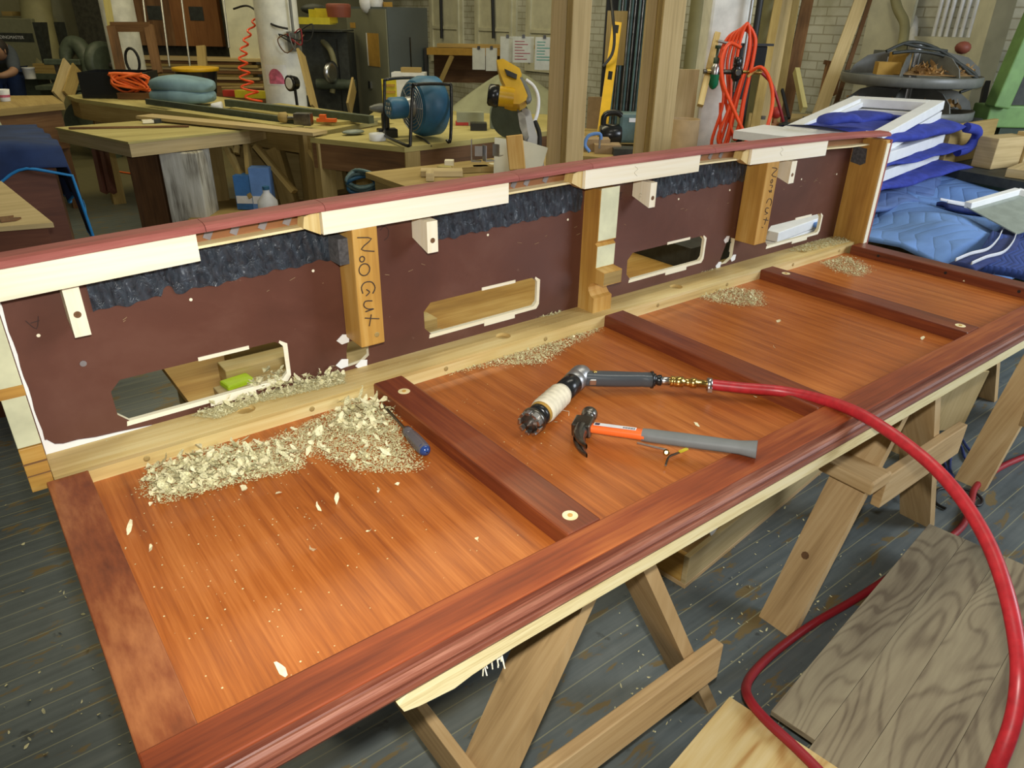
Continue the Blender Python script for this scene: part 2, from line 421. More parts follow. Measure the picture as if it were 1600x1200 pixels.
def dup(root, loc, label=None, group=None, rotz=None):
    r = root.copy(); col.objects.link(r); r.location = loc
    if rotz is not None: r.rotation_euler[2] = rotz
    if label: r['label'] = label
    if group: r['group'] = group
    for ch in list(root.children):
        c = ch.copy(); col.objects.link(c); c.parent = r
        for g in list(ch.children): d = g.copy(); col.objects.link(d); d.parent = c
    return r
def curve_mesh(name, splines, ext, bevel=0):
    """closed 2D outlines (first is outer, the rest holes) -> solid mesh in local XY, extruded +-ext in Z"""
    cu = bpy.data.curves.new(name, 'CURVE'); cu.dimensions = '2D'; cu.fill_mode = 'BOTH'; cu.extrude = ext
    for pts in splines:
        sp = cu.splines.new('POLY'); sp.points.add(len(pts) - 1)
        for i, p in enumerate(pts): sp.points[i].co = (p[0], p[1], 0, 1)
        sp.use_cyclic_u = True
    o = bpy.data.objects.new(name, cu); col.objects.link(o)
    me = bpy.data.meshes.new_from_object(o); bpy.data.objects.remove(o); return me
def text_mesh(body, size, ext=.0004):
    cu = bpy.data.curves.new('t', 'FONT'); cu.body = body; cu.size = size; cu.extrude = ext; cu.align_x = 'LEFT'
    o = bpy.data.objects.new('t', cu); col.objects.link(o)
    bpy.context.view_layer.update()
    me = bpy.data.meshes.new_from_object(o); bpy.data.objects.remove(o); return me
def place_mesh(me, name, mat, parent, M4):
    me.transform(M4); me.materials.clear(); me.materials.append(M[mat])
    o = bpy.data.objects.new(name, me); col.objects.link(o)
    if parent is not None: o.parent = parent; o.matrix_parent_inverse = root_inv(parent)
    return o
def basis(O, ex, ey, ez):
    m = Matrix((ex, ey, ez)).transposed().to_4x4(); m.translation = Vector(O); return m
def rrect(x0, x1, y0, y1, r, n=4):
    out = []
    for cx, cy, a0 in ((x1 - r, y1 - r, 0), (x0 + r, y1 - r, 90), (x0 + r, y0 + r, 180), (x1 - r, y0 + r, 270)):
        for k in range(n + 1):
            a = math.radians(a0 + 90 * k / n); out.append((cx + r * math.cos(a), cy + r * math.sin(a)))
    return out

# ================================================================== SETTING
T = .79           # top of the frame of the bar front
PZ = .757         # sunk panel surface
o = MB().bx(-4, 8.5, -3, 12.5, -.1, 0).build('floor', 'floor'); struct(o)
o = MB().bx(6.5, 6.7, -3, 12.6, 0, 4.2).build('wall_right', 'brick'); struct(o)
o = MB().bx(-4, 6.5, 12.2, 12.4, 0, 4.2).build('wall_back', plain('dim cream wall', (.20, .19, .11), .8, var=.2, scale=2)); struct(o)
# flat boarded panels let into the right wall
for i, (ya, yb) in enumerate(((7.2, 8.15), (8.35, 9.3), (9.6, 10.5))):
    m = MB(); m.bx(6.47, 6.499, ya, yb, .9, 3.2); m.bx(6.45, 6.47, ya + .08, ya + .12, 1.0, 3.1); m.bx(6.45, 6.47, yb - .12, yb - .08, 1.0, 3.1)
    m.bx(6.45, 6.47, ya + .12, yb - .12, 1.35, 1.39)
    struct(m.build('trim_%d' % (i + 1), 'offwhite'))

# ================================================================== THE BAR FRONT (main piece)
UY = 1.44          # face of the upright back board
bar = thing('bar_cabinet', (1.37, 1.0, .70), 'long unfinished mahogany bar cabinet lying on its panelled front across sawhorses', 'cabinet')
XL, XR = 0.0, 2.735
# sunk panels between the dividers
div = [(.650, .725), (1.378, 1.453), (2.108, 2.178)]
bays = [(.067, .650), (.725, 1.378), (1.453, 2.108), (2.178, 2.65)]
for a, b in bays:
    m = MB(); m.box(((a + b) / 2, 1.02, PZ - .006), (b - a, .72, .012))
    # grain runs across the cabinet
    for i in range(len(m.uv)): m.uv[i] = [(m.v[k].y + a, m.v[k].x * 1.0 + a * 3) for k in m.f[i]]
    m.build('panel', 'panel', bar)
m = MB().bx(XL, .067, .672, 1.345, PZ - .01, T - .004); m.build('stile', 'stile', bar, bev=.002)
for a, b in div:
    d_ = MB().bx(a, b, .678, 1.372, PZ - .008, T).build('divider', 'frame', bar, bev=.004)
    for (py) in (1.272, .715):
        px = (a + b) / 2
        if (a > 1.3 and a < 1.5): continue
        g = MB().lathe((px, py, T - .001), (0, 0, 1), [(0, .0135), (.0013, .0135)], 22).build('wood_plug', 'plyedge', d_)
        MB().lathe((px, py, T), (0, 0, 1), [(0, .0045), (.0016, .0045)], 14).build('plug_centre', 'amber', g)
e_ = MB().bx(2.65, 2.722, .678, 1.33, PZ - .008, T).build('end_rail', 'frame', bar, bev=.004)
for py in (1.22, .98, .75):
    MB().cyl((2.6505, py, T - .014), (2.6485, py, T - .014), .005, 12).build('screw_hole', 'black', e_)
m = MB().bx(XL, 1.44, .612, .678, PZ - .03, T); m.bx(1.4405, 2.735, .612, .678, PZ - .03, T); m.build('front_rail', 'rail', bar, bev=.003)
# moulded nose of the rail: profile in (y,z), run along X
def run_x(prof, x0, x1, n=1, zf=None, yo=None):
    m = MB(); k = len(prof); vs = []; cum = [0]
    for j in range(k): a, b = prof[j], prof[(j + 1) % k]; cum.append(cum[-1] + math.hypot(a[0] - b[0], a[1] - b[1]))
    for i in range(n + 1):
        x = x0 + (x1 - x0) * i / n; dz = zf(x) if zf else 0; dy = yo(x) if yo else 0
        for (y, z) in prof: vs.append(V(x, y + dy, z + dz))
    fs, uvs = [], []; ou = random.random() * 7
    for i in range(n):
        for j in range(k):
            j2 = (j + 1) % k; fs.append((i * k + j, i * k + j2, (i + 1) * k + j2, (i + 1) * k + j))
            ua, ub = vs[i * k].x + ou, vs[(i + 1) * k].x + ou; uvs.append([(ua, cum[j]), (ua, cum[j + 1]), (ub, cum[j + 1]), (ub, cum[j])])
    m.add(vs, fs, uvs); m.add(vs[:k], [tuple(range(k))[::-1]]); m.add(vs[-k:], [tuple(range(k))]); return m
ZC = [(-.1, 1.171), (.03, 1.175), (.27, 1.184), (.57, 1.193), (1.05, 1.199), (1.3, 1.203), (1.74, 1.201), (2.4, 1.189), (2.6, 1.181), (2.8, 1.178)]
def zc(x):
    for (a, p), (b, q) in zip(ZC, ZC[1:]):
        if x <= b: return p + (q - p) * (x - a) / (b - a)
    return ZC[-1][1]
prof = [(.612, .788), (.6105, .778), (.607, .776), (.604, .782), (.600, .7835), (.595, .781), (.592, .776), (.5925, .771), (.589, .770), (.5865, .764), (.590, .757), (.612, .757)]
run_x(prof, XL, XR).build('moulding', 'mould', bar)
# raw plywood edge under the moulding, broken off at the left
pl = [(.30, .757), (.285, .744), (.292, .728), (.315, .722), (.37, .716), (.40, .722), (.47, .728), (2.735, .728), (2.735, .757)]
MB().prism(pl, (0, .590, 0), (1, 0, 0), (0, 0, 1), (0, 1, 0), .04).build('plywood_edge', 'plyedge', bar)
MB().bx(.005, 2.73, .632, 1.44, .728, .744).build('backing_ply', 'tan', bar)
# splintered ends below the edge
m = MB()
for k in range(14):
    x = .425 + random.random() * .035; m.beam((x, .605, .728), (x + random.uniform(-.008, .004), .60 - random.random() * .01, .728 - random.uniform(.012, .04)), .0016, .0012)
m.build('splinters', 'pine', bar)['kind'] = 'stuff'

# rear cleat with a shelf that the back board stands on
cl = MB().bx(.013, 2.70, 1.345, UY, PZ - .02, T - .0075).build('cleat', 'cleatw', bar)
HX = (.375, 1.055, 1.735, 2.42)
cme = curve_mesh('cleat_top', [[(.013, 1.345), (2.70, 1.345), (2.70, UY), (.013, UY)]] + [[(x + .020 * math.cos(a * PI / 14), 1.394 + .020 * math.sin(a * PI / 14)) for a in range(28)] for x in HX], .004)
cme.transform(Matrix.Translation((0, 0, T - .0035))); cul = cme.uv_layers.new(name='UVMap') if not cme.uv_layers else cme.uv_layers[0]
for p_ in cme.polygons:
    for li in p_.loop_indices: q_ = cme.vertices[cme.loops[li].vertex_index].co; cul.data[li].uv = (q_.x, q_.y * .9 + q_.z)
cme.materials.clear(); cme.materials.append(M['cleatw']); co_ = bpy.data.objects.new('cleat_top', cme); col.objects.link(co_); co_.parent = bar; co_.matrix_parent_inverse = root_inv(bar)
for x in (.165, .50, .845, 1.16, 1.60, 1.93, 2.30, 2.60):
    MB().lathe((x, 1.3455, T - .017), (0, -1, 0), [(0, .006), (.0012, .006), (.0014, .003)], 14).build('screw', 'tan', cl)

# ---- upright back board with its cut-outs
def chamf(x0, x1, z0, z1, r):
    return [(x0 + r, z0), (x1 - r * .6, z0 + .002), (x1, z0 + r * .7), (x1, z1 - r * .8), (x1 - r, z1), (x0 + r, z1 - .002), (x0, z1 - r * 1.1), (x0 + .001, z0 + r)]
cuts = [(.145, .492, .812, .905), (.845, 1.207, .826, .912), (1.552, 1.908, .832, .918), (2.25, 2.595, .822, .897)]
holes = [chamf(*c, .020) for c in cuts]
holes.append([(.632, .80), (.672, .803), (.690, .815), (.69, .87), (.667, .875), (.655, .862), (.640, .862), (.634, .84)])
holes.append([(2.00, .80), (2.04, .80), (2.07, .815), (2.07, .88), (2.045, .888), (2.025, .87), (2.01, .83)])
outer = [(XL + .012, T - .03), (2.71, T - .03), (2.71, 1.165), (1.6, 1.180), (1.0, 1.178), (XL + .012, 1.158)]
me = curve_mesh('back_board', [outer] + holes, .006)
me.transform(basis((0, UY + .006, 0), (1, 0, 0), (0, 0, 1), (0, -1, 0)))
me.materials.clear(); me.materials.append(M['brown']); me.materials.append(M['pine'])
me.update()
for p in me.polygons: p.material_index = 0 if abs(p.normal.y) > .5 else 1
bb = bpy.data.objects.new('back_board', me); col.objects.link(bb); bb.parent = bar; bb.matrix_parent_inverse = root_inv(bar)
def strokes(name, lines, O, ex, ey, r, mat, parent):
    m = MB(); O, ex, ey = Vector(O), Vector(ex), Vector(ey)
    for ln in lines: m.tube([O + ex * x + ey * y for x, y in ln], r, 5, smooth_path=3 if len(ln) > 2 else 0)
    return m.build(name, mat, parent)
# pale raw lips of the cut-outs
for (x0, x1, z0, z1) in cuts:
    m = MB(); y = UY - .0012
    m.prism([(x0 + .012, z0 - .009), (x1 - .004, z0 - .006), (x1 + .005, z0 + .006), (x1 + .006, z1 - .010), (x1 - .010, z1 + .001),
             (x1 - .012, z1 - .004), (x1 - .004, z1 - .014), (x1 - .004, z0 + .014), (x1 - .014, z0 + .003), (x0 + .014, z0 + .001)],
            (0, y, 0), (1, 0, 0), (0, 0, 1), (0, 1, 0), .0011)
    w = (x1 - x0)
    m.bx(x0 + w * .50, x0 + w * .78, y - .0008, y + .0009, z0 - .016, z0 + .0005)
    m.bx(x0 + w * .48, x0 + w * .78, y - .0008, y + .0009, z1 - .002, z1 + .006)
    m.build('raw_lip', 'pine', bb)
for px, pz in ((.620, .812), (.668, .797), (.628, .872)):
    MB().prism([(px - .016, pz), (px - .004, pz - .012), (px + .014, pz - .010), (px + .016, pz + .008), (px, pz + .012)], (0, UY - .0015, 0), (1, 0, 0), (0, 0, 1), (0, 1, 0), .0012).build('torn_edge', 'white', bb)
for px, pz in ((1.998, .80), (2.075, .812), (2.022, .885)):
    MB().prism([(px - .014, pz), (px - .004, pz - .012), (px + .012, pz - .008), (px + .014, pz + .01), (px, pz + .012)], (0, UY - .0015, 0), (1, 0, 0), (0, 0, 1), (0, 1, 0), .0012).build('torn_edge', 'white', bb)
# plugs, white glue line, pencil letters
m = MB()
for u, v in ((60, 524), (298, 468), (489, 423), (762, 367), (887, 343), (1060, 311), (1140, 297), (1252, 280), (1307, 272)):
    p = aty(u, v, UY); MB().lathe((p.x, UY - .0012, p.z), (0, 1, 0), [(0, .0032), (.001, .0032)], 10).build('filled_nail_hole', 'pine', bb)
p = aty(130, 568, UY); MB().lathe((p.x, UY - .0012, p.z), (0, 1, 0), [(0, .006), (.001, .006)], 9).build('filled_nail_hole', 'grease', bb)
gl = [(.014, T + .001), (.20, T + .001), (.175, T + .003), (.14, T + .006), (.10, T + .008), (.07, T + .013), (.045, T + .013), (.032, T + .017), (.022, T + .03)]
gl += [(.0185 + .0012 * math.sin(k * 1.7), T + .03 + k * .022) for k in range(14)] + [(.0135, T + .32)]
MB().prism(gl, (0, UY - .0028, 0), (1, 0, 0), (0, 0, 1), (0, 1, 0), .0022).build('glue_line', 'white', bar)
ex, ez = V(1, 0, 0), V(0, 0, 1)
strokes('pencil_letter', [[(0, .018), (.012, 0), (.020, .022)], [(.006, .012), (.020, .014)]], (.046, UY - .0006, 1.035), (1, 0, 0), (0, 0, 1), .0007, 'pencil', bb)
strokes('pencil_letter', [[(.0, .022), (.010, .030), (.020, .020), (.018, .005), (.008, -.002)]], (.742, UY - .0006, 1.086), ex, ez, .0007, 'pencil', bb)
strokes('pencil_letter', [[(.0, .018), (.0, .0), (.010, .0)], [(.005, .018), (.005, .004)], [(.011, .016), (.0, .018)]], (1.495, UY - .0006, 1.085), ex, ez, .0007, 'pencil', bb)
# scratched pale marks
m = MB()
for k in range(36):
    x = random.uniform(.15, 2.65); z = random.uniform(1.00, 1.04); m.box((x, UY - .0006, z), (random.uniform(.003, .016), .0008, .0007), (0, random.uniform(-.5, .5), 0))
m.build('scratches', 'card', bb)['kind'] = 'stuff'
# crinkled foil strips behind the top rail
def foil(x0, x1, za0, za1, zb0, zb1, notch=None):
    def fn(u, v):
        x = x0 + (x1 - x0) * u; lo = zb0 + (zb1 - zb0) * u + .0025 * math.sin(u * 37) + .0018 * math.sin(u * 91); hi = za0 + (za1 - za0) * u
        if notch:
            d = abs(x - notch)
            if d < .012: lo += .020 * math.sqrt(max(0, 1 - (d / .012) ** 2))
        return V(x, UY - .004 - .0022 * math.sin(u * 150 + v * 5) * math.sin(v * PI) - .0015 * math.sin(u * 61 + v * 9), lo + (hi - lo) * v)
    MB().grid(fn, int((x1 - x0) * 300), 6).build('foil_strip', 'tar', bar)
foil(.150, .632, 1.150, 1.150, 1.047, 1.066, notch=.282)
foil(.880, 1.348, 1.150, 1.150, 1.062, 1.075)
foil(1.625, 2.072, 1.150, 1.150, 1.070, 1.075)
# grey felt bits
MB().bx(.614, .650, 1.385, 1.437, 1.064, 1.120).build('felt_patch', 'greyfelt', bar)
MB().prism([(1.436, 1.075), (1.395, 1.068), (1.378, 1.078), (1.383, 1.128), (1.436, 1.133)], (2.707, 0, 0), (0, 1, 0), (0, 0, 1), (1, 0, 0), .002).build('felt_patch', 'greyfelt', bar)
# ---- posts
def post_block(x0, x1, z0, z1, yf):
    return MB().bx(x0, x1, yf, UY - .001, z0, z1)
b1 = post_block(.636, .694, .876, 1.145, 1.360).build('post_block', 'amber', bar, bev=.003)
def hand(lines, O, ex, ey, par): strokes('handwriting', lines, O, ex, ey, .0014, 'marker', par)
# writing runs down the face: text x = down, text y = to the right
circ = lambda cx, cy, r, n=9, a0=60: [(cx + r * math.cos(math.radians(a0) + 2 * PI * k / n), cy + r * math.sin(math.radians(a0) + 2 * PI * k / n)) for k in range(n + 1)]
hand([[(0, .004), (.006, .032), (.022, .010), (.030, .036)], circ(.040, .010, .005), circ(.060, .013, .011),
      [(.108, .026), (.098, .032), (.086, .026), (.084, .012), (.092, .004), (.104, .006)], [(.110, .012), (.104, .020), (.098, .014)],
      [(.122, .024), (.120, .010), (.128, .006), (.136, .014), (.138, .026), (.140, .008)], [(.152, .006), (.156, .020), (.160, .036)], [(.148, .020), (.170, .014)]],
     (.642, 1.3595, 1.125), (0, 0, -1.18), (1.15, 0, 0), b1)
MB().lathe((.675, 1.3605, .900), (0, -1, 0), [(0, .006), (.001, .006), (.0012, .004)], 14).build('screw', 'tan', b1)
b2 = post_block(2.066, 2.130, .876, 1.145, 1.360).build('post_block', 'amber', bar, bev=.003)
hand([[(0, .004), (.006, .032), (.020, .008), (.028, .034)], circ(.038, .014, .005), [(.048, .008), (.050, .022), (.058, .020)], [(.070, .022), (.062, .020), (.068, .014), (.062, .008)],
      [(.108, .030), (.098, .034), (.088, .026), (.088, .012), (.098, .006)], [(.114, .024), (.112, .010), (.122, .008), (.128, .024), (.130, .008)], [(.144, .006), (.150, .034)], [(.140, .022), (.160, .016)], [(.166, .004), (.168, .010)]],
     (2.088, 1.3595, 1.125), (0, 0, -1.15), (1.0, 0, 0), b2)
# centre post, notched
pf = [(1.440, T), (1.372, T), (1.372, .834), (1.384, .838), (1.395, .850), (1.397, .862), (1.390, .874), (1.376, .880), (1.340, .880), (1.340, .918), (1.374, .922), (1.374, .985), (1.382, .990), (1.374, .997), (1.374, 1.135), (1.440, 1.135)]
# polygon in (y,z) extruded in x
c1 = MB().prism(pf, (1.360, 0.004, 0), (0, 1, 0), (0, 0, 1), (1, 0, 0), .070).build('centre_post', 'amber', bar, bev=.002)
GW = (plain('pale greenish primer', (.70, .72, .48), .6, var=.1, scale=15))
for z0, z1 in ((.924, .983), (.999, 1.140)): MB().bx(1.3615, 1.4285, 1.3768, 1.3782, z0, z1).build('primed_face', GW, c1)
MB().bx(1.3615, 1.4285, 1.3432, 1.3442, .882, .916).build('end_grain', 'tan', c1)
# end post and end board at the right
ep = MB(); ep.bx(2.7085, 2.735, 1.318, UY, PZ - .02, 1.165); ep.build('end_board', 'amber', bar, bev=.002)
MB().bx(2.7125, 2.7345, 1.3155, 1.3178, T, 1.155).build('end_board_lipping', 'pine', bar)
MB().bx(2.7355, 2.747, 1.316, UY, PZ - .02, 1.166).build('end_facing', 'cap', bar)
# left end board, patched
le = MB().bx(-.024, .0115, 1.352, UY, .86, 1.165).build('left_end_board', plain('pale green washed wood', (.62, .62, .40), .6, var=.15, scale=12), bar, bev=.001)
MB().bx(-.024, .012, 1.350, UY, T - .02, .858).build('left_end_block', 'amber', bar, bev=.001)
for z0, z1 in ((.826, .829), (.802, .804)): MB().bx(-.0245, .0125, 1.3485, 1.3499, z0, z1).build('joint_line', 'brownw', bar)
MB().bx(-.025, .0125, 1.351, 1.3519, .955, .975).build('stained_band', 'amber', bar)
# little drilled blocks under the rail
for x0, x1, yf, z0, zt in ((.108, .134, 1.392, 1.026, 1.12), (.822, .850, 1.372, 1.062, 1.13), (1.545, 1.570, 1.372, 1.070, 1.135), (2.218, 2.248, 1.372, 1.062, 1.13)):
    k_ = MB().prism([(1.4385, zt), (yf, zt), (yf, z0 - .004), (1.4385, z0 + .018)], (x0, 0, 0), (0, 1, 0), (0, 0, 1), (1, 0, 0), x1 - x0).build('support_block', 'pine', bar, bev=.0015)
    MB().lathe(((x0 + x1) / 2, yf + .0002, (z0 + zt) / 2 - .01), (0, -1, 0), [(0, .0062), (.0006, .0062), (.0004, .005), (.0003, .003)], 14).build('screw_hole', 'brownw', k_)
strokes('pencil_letter', [[(.0, .0), (.0, .016), (.008, .016)], [(.0, .008), (.007, .008)]], (1.5444, 1.41, 1.083), (0, -1, 0), (0, 0, 1), .0006, 'pencilp', bar)
# ---- top rail: recessed channel, white strips, red cap
RY = 1.375
sq = lambda y0, y1, z0, z1: [(y0, z1), (y0, z0), (y1, z0), (y1, z1)]
def zs(x): return zc(x)
run_x(sq(1.400, 1.438, -.010, -.003), .012, 2.708, 20, zs).build('top_rail', 'redbrown', bar)
run_x(sq(RY + .003, 1.400, -.009, -.004), .012, 2.708, 20, zs).build('upper_ledge', 'plyedge', bar)
run_x(sq(RY + .003, 1.405, -.038, -.033), .012, 2.708, 20, zs).build('lower_ledge', 'plyedge', bar)
run_x(sq(1.405, 1.412, -.038, -.010), .012, 2.708, 20, zs).build('channel_back', 'amber2', bar)
SB = [(-.05, 1.116), (.0, 1.118), (.33, 1.131), (.57, 1.142), (1.04, 1.147), (1.28, 1.151), (1.73, 1.150), (1.97, 1.145), (2.39, 1.136), (3, 1.12)]
def sb(x):
    for (a, p), (b, q) in zip(SB, SB[1:]):
        if x <= b: return p + (q - p) * (x - a) / (b - a)
strips = [(-.03, .332), (.574, 1.040), (1.283, 1.727), (1.970, 2.390)]
for i, (a, b) in enumerate(strips):
    n = 6; xs = [a + (b - a) * k / n for k in range(n + 1)]
    poly = [(x, sb(x)) for x in xs] + [(x, zc(x) - .0045) for x in xs[::-1]]
    s_ = MB().prism(poly, (0, RY - .016, 0), (1, 0, 0), (0, 0, 1), (0, 1, 0), .018).build('pine_strip', 'pine', bar)
for t in ((1.46, 1.172), (2.12, 1.166)):
    strokes('pencil_mark', [[(0, .018), (.012, .010), (.0, .002), (.012, -.008)]], (t[0], RY - .0163, t[1]), (1, 0, 0), (0, 0, 1), .0005, 'pencilp', bar)
# bevelled blocks at the strip ends
for x in (.572, 1.281, 1.968):
    MB().prism([(0, -.052), (-.036, -.034), (-.032, -.012), (0, -.002)], (x, RY - .008, zc(x)), (1, 0, 0), (0, 0, 1), (0, 1, 0), .03).build('wedge_block', 'cleatw', bar, bev=.001)
# bits of grey tape in the channels
for x in (.365, .415, .470, .520, 1.09, 1.13, 1.19, 1.78, 1.83, 1.88):
    MB().box((x, 1.4040, zc(x) - .021), (.014, .0012, .020), (0, .5, 0)).build('tape_piece', 'grease', bar)
# rosy cap in lengths, gently arched
seg = [(-.03, .348), (.348, .578), (.578, 1.063), (1.063, 1.298), (1.298, 1.781), (1.781, 2.747)]
cpf = [(1.402, -.0035), (1.354, -.0035), (1.349, -.002), (1.349, .004), (1.353, .009), (1.362, .012), (1.394, .013), (1.401, .008)]
for a, b in seg:
    run_x(cpf, a + .0006, b - .0006, 10, zc, lambda x: 0 if x < 2.60 else (x - 2.60) * -.16).build('cap_rail', 'cap', bar)
#SPLIT_A
# ================================================================== TOOLS ON THE BAR
def frame_from(a, b, up=(0, 0, 1)):
    x = (b - a).normalized(); y = Vector(up).cross(x).normalized(); return x, y, x.cross(y)
# --- air drill with a big bit
A = V(.832, 1.000, .7885); B = V(1.085, 1.108, .7935)
ax, ay, az = frame_from(A, B)
dr = thing('air_drill', (.98, 1.05, PZ), 'black and silver air drill with tape-wrapped body and large toothed bit', 'drill')
LN = (B - A).length
bit = MB().lathe(A, ax, [(-.004, .004), (.0, .010), (.004, .027), (.014, .0285), (.0145, .022), (.02, .016), (.03, .012), (.05, .010)], 28).build('drill_bit', 'steeld', dr)
for k in range(9):
    a = 2 * PI * k / 9; c = A + ax * .000 + (ay * math.cos(a) + az * math.sin(a)) * .0235
    tng = (-ay * math.sin(a) + az * math.cos(a))
    MB().beam(c - ax * .010, c + ax * .008, .006, .011, tng).build('cutting_tooth', 'steel', bit, bev=.001)
MB().tube([A - ax * .016, A - ax * .002], [.0008, .007], 10).build('centre_point', 'steel', bit)
MB().lathe(A + ax * .028, ax, [(0, .020), (.002, .024), (.012, .025), (.014, .021)], 26).build('chuck', 'blackp', dr)
MB().lathe(A + ax * .040, ax, [(0, .020), (.001, .0255), (.010, .0262), (.012, .021)], 26).build('cardboard_core', 'cardy', dr)
wr = [(0, .0225)] + [(.004 + k * .005, .0275 + .0011 * ((k * 7) % 3) - k * .0001) for k in range(19)] + [(.101, .024), (.103, .020)]
MB().lathe(A + ax * .046, ax, wr, 26).build('tape_wrap', 'tape', dr)
th = A + ax * .12 - az * .027 - ay * .01
MB().tube([th, th - ay * .02 + ax * .004, th - ay * .026 - ax * .01 - az * .002], .0006, 5).build('loose_thread', 'tape', dr)
MB().lathe(A + ax * .146, ax, [(0, .019), (.001, .021), (.008, .0215), (.009, .024), (.055, .0245), (.058, .022)], 28).build('gear_housing', 'blackp', dr)
hd = MB(); hd.lathe(A + ax * .200, ax, [(0, .022), (.004, .025), (.020, .0255), (.022, .0235), (.026, .0235), (.028, .0255), (.050, .0255), (.062, .021), (.068, .014), (.070, .004)], 28)
hd.build('motor_head', 'alu', dr)
# pistol grip towards the coupler
H0 = A + ax * .232; H1 = V(1.190, .993, .786)
hx, hy, hz = frame_from(H0, H1)
def grip(u, v):
    d = u * (H1 - H0).length; a = v * 2 * PI
    wy = .0165 + .003 * math.sin(u * PI * 1.2) + (.003 if u > .9 else 0); wz = .0165 - .001 * u
    cy, cz = math.cos(a), math.sin(a); p = 1 / max(1e-6, (abs(cy) ** 3 + abs(cz) ** 3) ** (1 / 3))
    return H0 + hx * d + hy * wy * cy * p + hz * wz * cz * p
MB().grid(grip, 24, 24).build('grip', 'handle', dr)
MB().lathe(H1 - hx * .002, hx, [(0, .0205), (.004, .0205), (.005, .016)], 20).build('grip_cap', 'blackp', dr)
tg = H0 + hx * .032 - hy * .019
MB().beam(tg - hx * .008, tg + hx * .008, .008, .014, hz).build('trigger', 'steel', dr, bev=.002)
MB().lathe(H0 + hx * .038 + hz * .0165, hz, [(0, .005), (.002, .005), (.0025, .003)], 12).build('brass_screw', 'brass', dr)
# --- coupler and hose
C0 = H1 + hx * .003; C1 = V(1.282, .899, .7855)
hs = thing('air_hose', (1.5, .6, 0), 'thick glossy red air hose with brass coupler curving off the bar', 'hose')
q, qy, qz = frame_from(C0, C1); CL = (C1 - C0).length
sw = MB(); sw.lathe(C0, q, [(0, .010), (.001, .0155), (.006, .0155), (.007, .011), (.013, .0135), (.019, .0135), (.020, .009)], 8); sw.build('black_swivel', 'blackp', hs)
MB().lathe(C0 + q * .020, q, [(0, .010), (.001, .0105), (.018, .0105), (.019, .008)], 6).build('steel_nipple', 'steel', hs)
MB().lathe(C0 + q * .039, q, [(0, .008), (.001, .0125), (.007, .0125), (.008, .0115), (.012, .0115), (.013, .0128), (.030, .0128), (.031, .009), (.040, .0095), (.046, .010), (.047, .012), (.060, .012), (.061, .009), (CL - .039, .009)], 20).build('brass_coupler', 'brass', hs)
MB().lathe(C1 - q * .006, q, [(0, .0135), (.001, .0152), (.011, .0152), (.012, .0135)], 22).build('hose_clamp', 'steel', hs)
kk = C1 + q * .0 - qz * .002 - qy * .016
MB().beam(kk - qz * .004 - q * .004, kk - qz * .004 + q * .006, .008, .010).build('clamp_screw', 'steel', hs)
hp = [C1, atz(1160, 606, .786), atz(1225, 612, .789), atz(1290, 626, .798), atz(1340, 645, .806), atd(1385, 672, 1.47), atd(1430, 705, 1.42),
      atd(1470, 741, 1.37), atd(1510, 790, 1.32), atd(1546, 853, 1.26), atd(1572, 925, 1.20), atd(1588, 1000, 1.16), atd(1592, 1060, 1.13), atd(1583, 1125, 1.12), atd(1560, 1190, 1.12), atd(1528, 1260, 1.14), atd(1470, 1345, 1.2), V(1.10, -.02, .30), V(1.15, -.04, .10), V(1.24, .05, .015), V(1.30, .16, .014), V(1.27, .23, .08), atz(1335, 1268, .153)]
MB().tube(hp, .0126, 16, smooth_path=8).build('red_tube', 'redhose', hs)
# --- hammer
Hc = V(.918, .934, .780); 
hm = thing('claw_hammer', (1.0, .82, PZ), 'claw hammer with orange shaft and grey rubber grip lying beside the air drill', 'hammer')
G0 = Hc + (V(1.097, .640, .8075) - Hc).normalized() * .012; G1 = V(1.097, .640, .8075)
gx, gy, gz = frame_from(Hc, G1)
GL = (G1 - Hc).length
def ov(P0, u0, u1, wa, wb, ha, hb, n=14, pw=3.0, bulge=0):
    m = MB()
    def fn(u, v):
        d = u0 + (u1 - u0) * u; w = wa + (wb - wa) * u + bulge * math.sin(u * PI); h = ha + (hb - ha) * u; a = v * 2 * PI
        cy, cz = math.cos(a), math.sin(a); p = 1 / max(1e-6, (abs(cy) ** pw + abs(cz) ** pw) ** (1 / pw))
        return P0 + gx * d + gy * w * cy * p + gz * h * cz * p
    m.grid(fn, n, 20)
    for e in (0, 1):
        ring = [fn(e, k / 20) for k in range(20)]
        m.add(ring if e else ring[::-1], [tuple(range(20))])
    return m
ov(Hc, .012, .150, .0115, .0135, .0085, .0095).build('orange_shaft', 'orange', hm)
g_ = MB()
def gfn(u, v):
    d = .125 + (GL - .125) * u; w = .0145 + .003 * math.sin(min(1, u * 1.3) * PI) * .5 + (.006 * max(0, (u - .85) / .15) ** 1.2); h = .0115 + (.003 * max(0, (u - .85) / .15)); a = v * 2 * PI
    if u < .05: w *= .9
    cy, cz = math.cos(a), math.sin(a); p = 1 / max(1e-6, (abs(cy) ** 2.8 + abs(cz) ** 2.8) ** (1 / 2.8))
    return Hc + gx * d + gy * w * cy * p + gz * h * cz * p
g_.grid(gfn, 40, 22); ring = [gfn(1, k / 22) for k in range(22)]; g_.add(ring, [tuple(range(22))]); ring = [gfn(0, k / 22) for k in range(22)]; g_.add(ring[::-1], [tuple(range(22))])
g_.build('rubber_grip', 'greyrub', hm)
lb = MB().box((0, 0, 0), (.088, .011, .0006), M4=basis(Hc + gx * .068 + gz * .0101 + gy * .001, gx, gy, gz)).build('paper_label', 'label', hm)
MB().box((0, 0, 0), (.010, .008, .0006), M4=basis(Hc + gx * .031 + gz * .0105 + gy * .001, gx, gy, gz)).build('black_square', 'ink', lb)
bc = MB()
